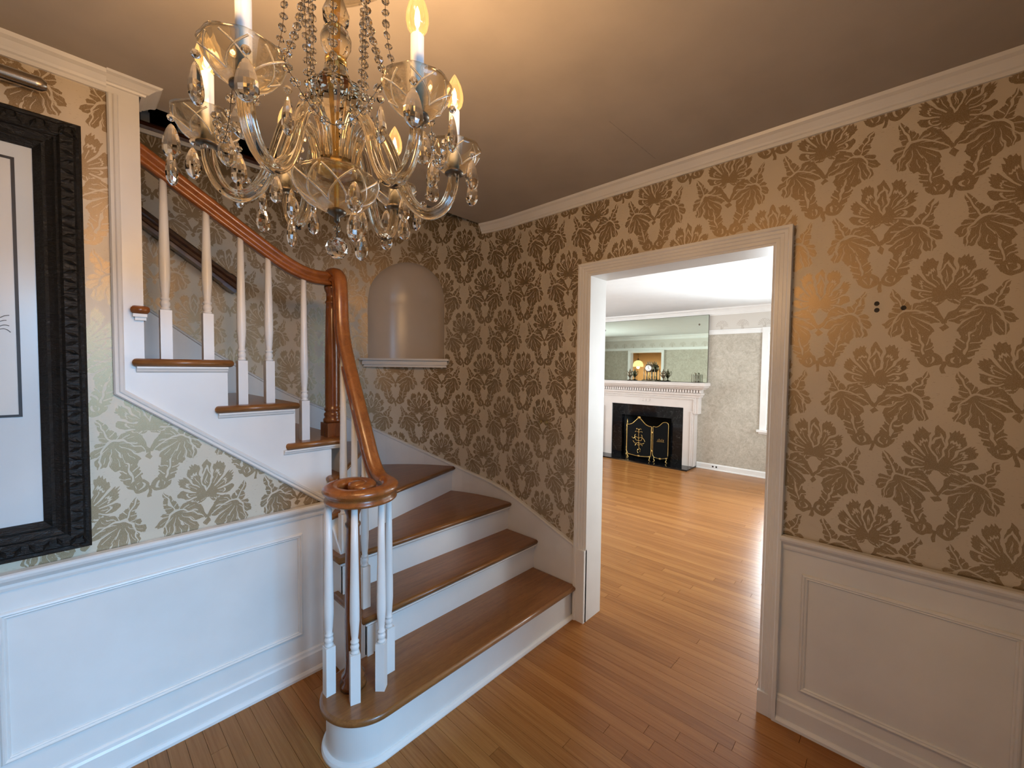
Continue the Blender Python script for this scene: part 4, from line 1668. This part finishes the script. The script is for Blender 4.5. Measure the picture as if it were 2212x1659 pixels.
# carved leaves along the wide band of the frame
cl = MB()
lz = Z0 + 0.03
for side in ('r', 't', 'b'):
    Lr = (Z1 - Z0) if side == 'r' else (X1 - X0)
    n_ = int(Lr / 0.030)
    for i in range(n_):
        f_ = (i + 0.5) / n_
        jx = RND.uniform(-0.003, 0.003)
        if side == 'r':
            c_ = Vector((X1 - 0.035 + jx, YL - 0.044, Z0 + f_ * Lr))
            ax_ = Vector((1, 0, 0.45 * (1 if i % 2 else -1)))
        elif side == 't':
            c_ = Vector((X0 + f_ * Lr, YL - 0.044, Z1 - 0.035 + jx))
            ax_ = Vector((0.45 * (1 if i % 2 else -1), 0, 1))
        else:
            c_ = Vector((X0 + f_ * Lr, YL - 0.044, Z0 + 0.035 + jx))
            ax_ = Vector((0.45 * (1 if i % 2 else -1), 0, 1))
        ax_.normalize()
        cr_ = ax_.cross(Vector((0, -1, 0)))
        l_, w_ = 0.019, 0.007
        vs = [c_ - ax_ * l_, c_ + cr_ * w_, c_ + ax_ * l_, c_ - cr_ * w_, c_ + Vector((0, -0.007, 0)) + ax_ * 0.006]
        cl.add(vs, [(0, 1, 4), (1, 2, 4), (2, 3, 4), (3, 0, 4)])
cl.obj('carved_leaves', M['blackframe'], fo, fix=True)['kind'] = 'stuff'
MB().box(X0 + 0.10, X1 - 0.10, YL - 0.012, YL - 0.006, Z0 + 0.10, Z1 - 0.10).obj('mat_board', M['paper_mat'], pic)
fx1, fz0, fz1, fx0 = -0.098, 1.343, 2.172, -0.87
MB().mould([(fx0, YL - 0.012, fz0), (fx1, YL - 0.012, fz0), (fx1, YL - 0.012, fz1), (fx0, YL - 0.012, fz1)], (0, -1, 0), [(0, 0), (0, 0.003), (0.008, 0.003), (0.008, 0)], closed=True).obj('fillet', M['inkline'], pic)
art = MB().box(fx0 + 0.006, fx1 - 0.006, YL - 0.0135, YL - 0.011, fz0 + 0.006, fz1 - 0.006).obj('art_paper', M['paper_art'], pic)
st = MB()


def px_on_left(px, py, y=YL - 0.014):
    d = Matrix(CAM_R) @ Vector((px - 1106, -(py - 829.5), -F_PX))
    t = y / d.y
    return Vector((d.x * t, y, 1.52 + d.z * t))


for ln_ in ([(-40, 703), (0, 686), (10, 682), (20, 681)], [(-40, 704), (0, 694), (8, 692), (14, 692)], [(-45, 716), (0, 704), (10, 702), (20, 704)], [(-45, 722), (0, 711), (12, 711), (18, 714), (23, 718)]):
    st.tube(catmull([px_on_left(*q) for q in ln_], 5), 0.0012, 5)
st.obj('ink_strokes', M['ink'], art)

pcl = empty('picture_light', (-0.5, YL, 2.40), 'brushed metal tube picture light above the black frame', 'picture light')
pt = MB()
prof = [(0.022 * math.cos(2 * PI * i / 16), 0.022 * math.sin(2 * PI * i / 16)) for i in range(16)]
pt.sweep(prof, [(-0.75, YL - 0.060, 2.408), (-0.045, YL - 0.060, 2.408)])
pt.obj('lamp_tube', M['nickel'], pcl)
pt = MB()
pt.sweep([(a * 1.06, b_ * 1.06) for a, b_ in prof], [(-0.045, YL - 0.060, 2.408), (-0.034, YL - 0.060, 2.408), (-0.022, YL - 0.060, 2.408)], scale=[1, 0.96, 0.62])
pt.obj('end_cap', M['nickel'], pcl)
pt = MB()
pt.tube([(-0.48, YL, 2.36), (-0.48, YL - 0.03, 2.37), (-0.48, YL - 0.06, 2.40)], 0.006)
pt.obj('mounting_arm', M['nickel'], pcl)

# push-button switch on the papered wall
sw = empty('push_button_switch', (XR, 1.665, 1.174), 'small papered switch plate with two round push buttons near the doorway', 'switch')
MB().box(XR - 0.004, XR, 1.615, 1.715, 1.115, 1.232).obj('switch_plate', M['paper_right'], sw, uv=lambda c_: (c_.y, c_.z))
for y in (1.640, 1.688):
    b_ = MB().lathe([(0.013, 0), (0.013, 0.006), (0.010, 0.010), (0.004, 0.011)], 16)
    b_.v = [(XR - 0.004 - z, y + x_, 1.174 + y_) for x_, y_, z in b_.v]
    b_.obj('push_button', M['button'], sw)

# ------------------------------------------------------------------ fireplace
M['mantel'] = paint('mantel_off_white', (0.62, 0.55, 0.50), 0.4, 0.03)
fp = empty('fireplace', (XL1, 3.1, 0), 'white fireplace mantel with black marble surround and polished hearth', 'fireplace')
FY0, FY1, FZ = 2.452, 3.700, 0.930
FXf = 6.60
q = MB()
q.box(FXf, XL1, 2.278, FY0, 0.02, 1.12)
q.box(FXf, XL1, FY1, 3.915, 0.02, 1.12)
q.box(FXf, XL1, FY0, FY1, FZ, 1.12)
q.obj('mantel_body', M['mantel'], fp)
bk = MB()
BBp = [(0, 0), (0, 0.012), (0.008, 0.016), (0.016, 0.010), (0.022, 0.018), (0.034, 0.018), (0.034, 0)]
bk.mould([(FXf, 2.30, 0.03), (FXf, 2.30, 0.845), (FXf, 2.262, 0.845), (FXf, 2.262, 1.100), (FXf, 3.931, 1.100), (FXf, 3.931, 0.845), (FXf, 3.893, 0.845), (FXf, 3.893, 0.03)], (-1, 0, 0), BBp, flip=1)
bk.obj('backband_molding', M['mantel'], fp)
for ya_, yb_ in ((2.225, 2.277), (3.916, 3.968)):
    MB().box(FXf - 0.004, XL1, ya_, yb_, 0.845, 1.10).obj('mantel_ear', M['mantel'], fp)
q = MB()
SHP = [(0, 1.10), (0.022, 1.10), (0.026, 1.125), (0.040, 1.135), (0.044, 1.165), (0.026, 1.170), (0.026, 1.218), (0.066, 1.222), (0.082, 1.238), (0.104, 1.256), (0.110, 1.270), (0.126, 1.280), (0.126, 1.318), (0.118, 1.330), (0, 1.330)]
q.mould([(XL1, 2.225, 0), (FXf, 2.225, 0), (FXf, 3.968, 0), (XL1, 3.968, 0)], (0, 0, 1), SHP)
q.box(FXf, XL1, 2.225, 3.968, 1.10, 1.330)
q.obj('mantel_shelf', M['mantel'], fp)
dm = MB().box(-0.030, 0.002, -0.0125, 0.0125, 0, 0.042).mesh('dentil')
y = 2.19
while y < 4.01:
    o = link('dentil', dm, M['mantel'], None, (FXf - 0.026, y, 1.174))
    parent_to(o, fp)
    y += 0.042
q = MB()
bow = [(0, 0)]
for s_ in (-1, 1):
    q.prism([(0, 0.0), (s_ * 0.05, 0.022), (s_ * 0.085, 0.012), (s_ * 0.075, 0.0), (s_ * 0.085, -0.012), (s_ * 0.05, -0.022)][::s_], lambda a, b_, c_: (FXf - c_, 3.09 + a, 1.02 + b_), 0, 0.008)
q.box(FXf - 0.011, FXf, 3.072, 3.108, 1.008, 1.032)
q.obj('carved_bow', M['mantel'], fp)
q = MB()
q.box(FXf + 0.02, XL1, FY0, FY0 + 0.19, 0.02, FZ)
q.box(FXf + 0.02, XL1, FY1 - 0.19, FY1, 0.02, FZ)
q.box(FXf + 0.02, XL1, FY0 + 0.19, FY1 - 0.19, FZ - 0.19, FZ)
q.obj('marble_surround', M['marble'], fp)
q = MB()
q.box(XL1 + 0.40, XL1 + 0.44, 2.60, 3.55, 0.0, 0.80)
q.box(XL1 - 0.02, XL1 + 0.40, 2.60, 2.643, 0.0, 0.80)
q.box(XL1 - 0.02, XL1 + 0.40, 3.508, 3.55, 0.0, 0.80)
q.box(XL1 - 0.02, XL1 + 0.40, 2.643, 3.508, 0.742, 0.80)
q.box(XL1 - 0.02, XL1 + 0.40, 2.643, 3.508, 0.0, 0.018)
q.obj('firebox', M['soot'], fp)
q = MB()
q.box(6.312, XL1, 2.272, 3.92, 0.0, 0.022)
q.obj('hearth', M['marble'], fp)

# fire screen
fsn = empty('fire_screen', (6.47, 3.0, 0.022), 'folding black mesh fire screen with gilded scroll frame', 'fire screen')


def screen_panel(o, ux, W, hmid, ornament, sub):
    """o = base corner, ux = unit direction along the panel, W width"""
    o = Vector(o)
    ux = Vector(ux).normalized()

    def at_(u_, z):
        return o + ux * u_ + Vector((0, 0, z))
    top = [(0.0, 0.50), (0.0, 0.565), (0.04 * W / 0.43, 0.575), (0.10 * W / 0.43, 0.60), (0.16 * W / 0.43, 0.655), (W / 2, hmid), (W - 0.16 * W / 0.43, 0.655), (W - 0.10 * W / 0.43, 0.60), (W - 0.04 * W / 0.43, 0.575), (W, 0.565), (W, 0.50)]
    if not ornament:
        top = [(0.0, 0.50), (0.0, 0.575), (0.05, 0.572), (0.10, 0.60), (0.15, 0.65), (W - 0.03, 0.655), (W, 0.62), (W, 0.50)]
    loop = [(0, 0.12)] + top + [(W, 0.12), (W - 0.02, 0.085), (W - 0.06, 0.072), (W / 2, 0.060), (0.06, 0.072), (0.02, 0.085), (0, 0.12)]
    L3 = catmull([at_(u_, z) for u_, z in loop], 4)
    MB().tube(L3, 0.0065 if ornament else 0.0045, 6).obj('screen_frame', M['gilt'], fsn)
    n3 = ux.cross(Vector((0, 0, 1))) * 0.002
    ms = MB()
    nn_ = len(L3) - 1
    ms.add([p + n3 for p in L3[:-1]] + [p - n3 for p in L3[:-1]], [list(range(nn_)), list(range(2 * nn_ - 1, nn_ - 1, -1))])
    ms.obj('screen_mesh', M['mesh_black'], fsn, fix=False)
    for u_ in (0.03, W - 0.03):
        s_ = -1 if u_ < W / 2 else 1
        MB().tube(catmull([at_(u_, 0.085), at_(u_ + s_ * 0.012, 0.05), at_(u_ - s_ * 0.004, 0.02), at_(u_ + s_ * 0.02, 0.0055)], 4), 0.006, 6).obj('scroll_foot', M['gilt'], fsn)
    # shell and base ornament
    for z, r_ in ((hmid + 0.004, 0.026), (0.062, 0.022)):
        if not ornament and z > 0.3:
            continue
        mb = MB()
        for k_ in range(7):
            a_ = -0.9 + 1.8 * k_ / 6 + PI / 2
            tip = at_(W / 2 + r_ * 1.25 * math.cos(a_), z + r_ * 1.1 * (math.sin(a_) - 0.4))
            base = at_(W / 2, z - r_ * 0.6)
            mb.tube([base, base.lerp(tip, 0.5), tip], 0.0065, 5)
        mb.obj('shell_ornament', M['gilt'], fsn)
    if ornament:
        mb = MB()
        sprays = [[(0, .44), (0, .30), (0.01, .18), (-0.005, .14)], [(0, .50), (0.0, .44)], [(0, .44), (0.05, .455), (0.06, .44)], [(0, .44), (-0.05, .455), (-0.06, .44)],
                  [(0, .47), (0.03, .50), (0.045, .485)], [(0, .47), (-0.03, .50), (-0.045, .485)],
                  [(0, .34), (0.05, .36), (0.09, .33), (0.11, .29)], [(0, .34), (-0.05, .36), (-0.09, .33), (-0.12, .35)], [(0, .30), (0.05, .31), (0.06, .38), (0.04, .40)],
                  [(0, .30), (-0.05, .31), (-0.07, .38), (-0.05, .40)], [(0, .27), (0.06, .25), (0.10, .27)], [(0, .27), (-0.06, .25), (-0.10, .29)], [(0, .22), (0.04, .24), (0.07, .22)],
                  [(0, .22), (-0.04, .24), (-0.06, .21)], [(0.005, .18), (0.03, .16), (0.025, .11)], [(0.0, .16), (-0.02, .13), (-0.005, .09)]]
        for s_ in sprays:
            mb.tube(catmull([at_(W / 2 + u_, z + 0.02) - ux.cross(Vector((0, 0, 1))) * -0.006 for u_, z in s_], 4), 0.0042, 5)
        mb.obj('floral_spray', M['gilt'], fsn)
    else:
        mb = MB()
        for k_ in range(5):
            u_ = W * 0.5 - 0.045 + k_ * 0.022
            mb.tube([at_(u_, 0.345), at_(u_ + 0.004, 0.375 + 0.012 * (k_ % 2))], 0.004, 5)
        mb.tube([at_(W * 0.5 - 0.06, 0.338), at_(W * 0.5 + 0.06, 0.338)], 0.003, 5)
        mb.obj('small_rail_ornament', M['gilt'], fsn)


screen_panel((6.47, 3.335, 0.022), (0, -1, 0), 0.43, 0.700, True, 0)
screen_panel((6.475, 2.880, 0.022), (0.25, -1, 0), 0.235, 0.64, False, 1)
screen_panel((6.64, 3.43, 0.022), (-0.86, -0.52, 0), 0.19, 0.62, False, 2)
for z in (0.20, 0.50):
    for y_, x_ in ((2.892, 6.472), (3.340, 6.472)):
        MB().lathe([(0.008, -0.014), (0.011, -0.008), (0.008, 0.0), (0.011, 0.008), (0.008, 0.014)], 10, (x_, y_, z)).obj('hinge', M['gilt'], fsn)

# mirror
mr = empty('mantel_mirror', (XL1, 3.1, 1.332), 'wide frameless greenish mirror above the mantel', 'mirror')
MY0, MY1, MZ0, MZ1 = 2.142, 4.06, 1.334, 2.368
MB().box(XL1 - 0.030, XL1 - 0.024, MY0, MY1, MZ0, MZ1).obj('mirror_glass', M['mirror'], mr)
q = MB()
q.box(XL1 - 0.0235, XL1 - 0.0165, MY0 - 0.004, MY1 + 0.004, MZ0, MZ1 + 0.004)
q.obj('mirror_backing', M['darkmetal'], mr)
for y_, z in ((2.278, 2.229), (3.925, 2.223), (3.925, 1.50)):
    b_ = MB().lathe([(0.014, 0), (0.014, 0.004), (0.006, 0.008)], 12)
    b_.v = [(XL1 - 0.030 - zz, y_ + xx, z + yy) for xx, yy, zz in b_.v]
    b_.obj('mirror_screw', M['darkmetal'], mr)

# mantel clock: column clock with a drum dial
zs = 1.331
ck_ = empty('mantel_clock', (6.60, 3.03, zs), 'ornate column mantel clock with round white dial', 'clock')
q = MB()
q.slab([(6.555, 2.915), (6.645, 2.915), (6.645, 3.135), (6.555, 3.135)], zs, zs + 0.022, 0.005)
q.obj('clock_base', M['urn'], ck_)
for y_ in (2.935, 2.985, 3.065, 3.115):
    q = MB().lathe([(0.011, .022), (0.012, .030), (0.007, .036), (0.0065, .16), (0.009, .170), (0.010, .176), (0.005, .186), (0.007, .196), (0.001, .222)] if y_ in (2.935, 3.115) else
                   [(0.016, .022), (0.017, .036), (0.011, .044), (0.010, .145), (0.016, .156), (0.012, .165)], 12, (6.60, y_, zs))
    q.obj('clock_column', M['urn'], ck_)
q = MB().lathe([(0.062, -0.035), (0.066, -0.028), (0.060, -0.018), (0.060, 0.03), (0.064, 0.034), (0.04, 0.040)], 24)
q.v = [(6.60 + z, 3.025 + x_, zs + 0.215 + y_) for x_, y_, z in q.v]
q.obj('clock_drum', M['urn'], ck_)
q = MB().lathe([(0.050, -0.0385), (0.050, -0.034), (0.001, -0.0385)], 28)
q.v = [(6.60 + z - 0.002, 3.025 + x_, zs + 0.215 + y_) for x_, y_, z in q.v]
dl = q.obj('clock_dial', M['enamel'], ck_)
q = MB()
q.tube([(6.556, 3.025, zs + .215), (6.556, 3.025, zs + .248)], 0.002, 5)
q.tube([(6.556, 3.025, zs + .215), (6.556, 3.005, zs + .205)], 0.002, 5)
q.obj('clock_hands', M['hole'], dl)
q = MB()
for i in range(7):
    a = PI * (0.12 + 0.76 * i / 6)
    c_ = Vector((6.60, 3.025 + 0.062 * math.cos(a), zs + 0.215 + 0.062 * math.sin(a)))
    t_ = Vector((6.60, 3.025 + (0.085 + 0.03 * (i == 3)) * math.cos(a), zs + 0.215 + (0.095 + 0.025 * (i in (2, 3, 4))) * math.sin(a)))
    q.sweep([(0.010 * math.cos(2 * PI * k / 6), 0.010 * math.sin(2 * PI * k / 6)) for k in range(6)], [c_, c_.lerp(t_, 0.5), t_], scale=[1, 1.1, 0.25], up=(1, 0, 0))
q.obj('clock_crest', M['urn'], ck_)
q = MB().tube([(6.585, 3.025, zs + .150), (6.585, 3.025, zs + .085)], 0.003, 6).lathe([(0.002, 0.05), (0.018, 0.062), (0.020, 0.072), (0.002, 0.088)], 14, (6.585, 3.025, zs))
q.obj('pendulum', M['gilt'], ck_)

# two urns
UP_ = [(0.030, 0), (0.032, 0.010), (0.014, 0.018), (0.009, 0.034), (0.010, 0.050), (0.024, 0.070), (0.036, 0.100), (0.038, 0.122), (0.030, 0.138), (0.020, 0.146), (0.028, 0.152), (0.020, 0.162), (0.008, 0.172), (0.011, 0.182), (0.006, 0.192), (0.001, 0.208)]
urn_body = MB().lathe(UP_, 18).mesh('urn_body')
foot_m = MB().box(-0.034, 0.034, -0.034, 0.034, -0.001, 0.012).mesh('urn_foot')
hb = MB()
handles = []
for s_ in (-1, 1):
    handles.append(MB().tube(catmull([(0, s_ * 0.034, 0.135), (0, s_ * 0.052, 0.165), (0, s_ * 0.060, 0.140), (0, s_ * 0.050, 0.100), (0, s_ * 0.028, 0.082)], 4), 0.004, 6).mesh('urn_handle'))
for y_, lab in ((3.375, 'bronze two handled mantel urn left of the clock'), (2.79, 'bronze two handled mantel urn right of the clock')):
    r_ = empty('mantel_urn', (6.61, y_, zs), lab, 'urn')
    r_['group'] = 'pair of mantel urns'
    for nm_, me, mt in (('urn_body', urn_body, 'urn'), ('urn_foot', foot_m, 'marble'), ('urn_handle', handles[0], 'urn'), ('urn_handle', handles[1], 'urn')):
        o = link(nm_, me, M[mt], None, (6.61, y_, zs + 0.001))
        parent_to(o, r_)

# glass box with a small dark stem ornament
gb = empty('glass_ornament', (6.63, 2.29, zs), 'small clear glass box with a dark stem ornament on the mantel', 'ornament')
q = MB()
for x_ in (6.595, 6.665):
    for y_ in (2.245, 2.335):
        q.box(x_ - 0.003, x_ + 0.003, y_ - 0.003, y_ + 0.003, zs, zs + 0.125)
q.box(6.592, 6.668, 2.242, 2.338, zs, zs + 0.006)
q.obj('box_frame', M['darkmetal'], gb)
for x_ in (6.595, 6.665):
    MB().box(x_ - 0.0012, x_ + 0.0012, 2.248, 2.332, zs + 0.006, zs + 0.122).obj('glass_side', M['pane'], gb)
q = MB().tube([(6.63, 2.29, zs + 0.006), (6.632, 2.287, zs + 0.08), (6.63, 2.292, zs + 0.15)], 0.004, 6)
for a, z in ((0.3, .08), (2.1, .10), (4.0, .12), (5.2, .145), (1.2, .15)):
    q.tube([(6.63, 2.29, zs + z - 0.02), (6.63 + 0.012 * math.cos(a), 2.29 + 0.016 * math.sin(a), zs + z)], 0.005, 5)
q.lathe([(0.018, 0.006), (0.016, 0.016), (0.006, 0.024)], 12, (6.63, 2.29, zs))
q.obj('stem_figure', M['urn'], gb)

# outlet in the baseboard
ol = empty('wall_outlet', (XL1 - 0.018, 2.0, 0.05), 'white power outlet set in the baseboard beside the fireplace', 'outlet')
MB().box(XL1 - 0.020, XL1 - 0.015, 1.945, 2.055, 0.025, 0.078).obj('outlet_plate', M['plastic'], ol)
for y_ in (1.975, 2.025):
    MB().box(XL1 - 0.0215, XL1 - 0.0195, y_ - 0.012, y_ + 0.012, 0.040, 0.064).obj('outlet_socket', M['hole'], ol)

# ------------------------------------------------------------------ warm room in the mirror: pendant and louvered door
pd = empty('pendant_lamp', (0.2, 6.3, 2.5), 'glowing yellow dome pendant reflected in the mantel mirror', 'pendant lamp')
MB().lathe([(0.17, 1.62), (0.165, 1.70), (0.13, 1.78), (0.07, 1.82), (0.02, 1.83)], 28, (0.2, 6.45, 0), cap=False).obj('lamp_shade', M['lampshade'], pd)
MB().tube([(0.2, 6.45, 1.83), (0.2, 6.45, 2.5)], 0.006, 6).lathe([(0.03, 1.83), (0.035, 1.86), (0.01, 1.90)], 12, (0.2, 6.45, 0)).obj('lamp_stem', M['darkmetal'], pd)
l = bpy.data.lights.new('pendant_light', 'POINT')
l.energy = 130
l.color = (1.0, 0.62, 0.30)
l.shadow_soft_size = 0.05
lo = bpy.data.objects.new('pendant_light', l)
COL.objects.link(lo)
lo.location = (0.2, 6.45, 1.60)
parent_to(lo, pd)
ld = empty('door_3', (-1.3, 5.6, 0), None, None, 'structure')
tag(ld, 'warm wooden louvered door seen in the mirror', kind='structure')
q = MB()
xl = -1.28
yl0, yl1 = 5.02, 5.86
q.box(xl, xl + 0.035, yl0, yl0 + 0.09, 0, 2.06)
q.box(xl, xl + 0.035, yl1 - 0.09, yl1, 0, 2.06)
for z0_, z1_ in ((0, 0.16), (0.98, 1.08), (1.96, 2.06)):
    q.box(xl, xl + 0.035, yl0, yl1, z0_, z1_)
q.obj('door_frame', M['louver'], ld)
slat = MB()
slat.prism([(0.0, 0.0), (0.03, 0.030), (0.03, 0.036), (0.0, 0.006)], lambda a, b_, c_: (xl + a, c_, b_), yl0 + 0.09, yl1 - 0.09)
slm = slat.mesh('slat')
for z in [0.17 + 0.036 * i for i in range(22)] + [1.09 + 0.036 * i for i in range(24)]:
    o = link('slat', slm, M['louver'], None, (0, 0, z))
    parent_to(o, ld)
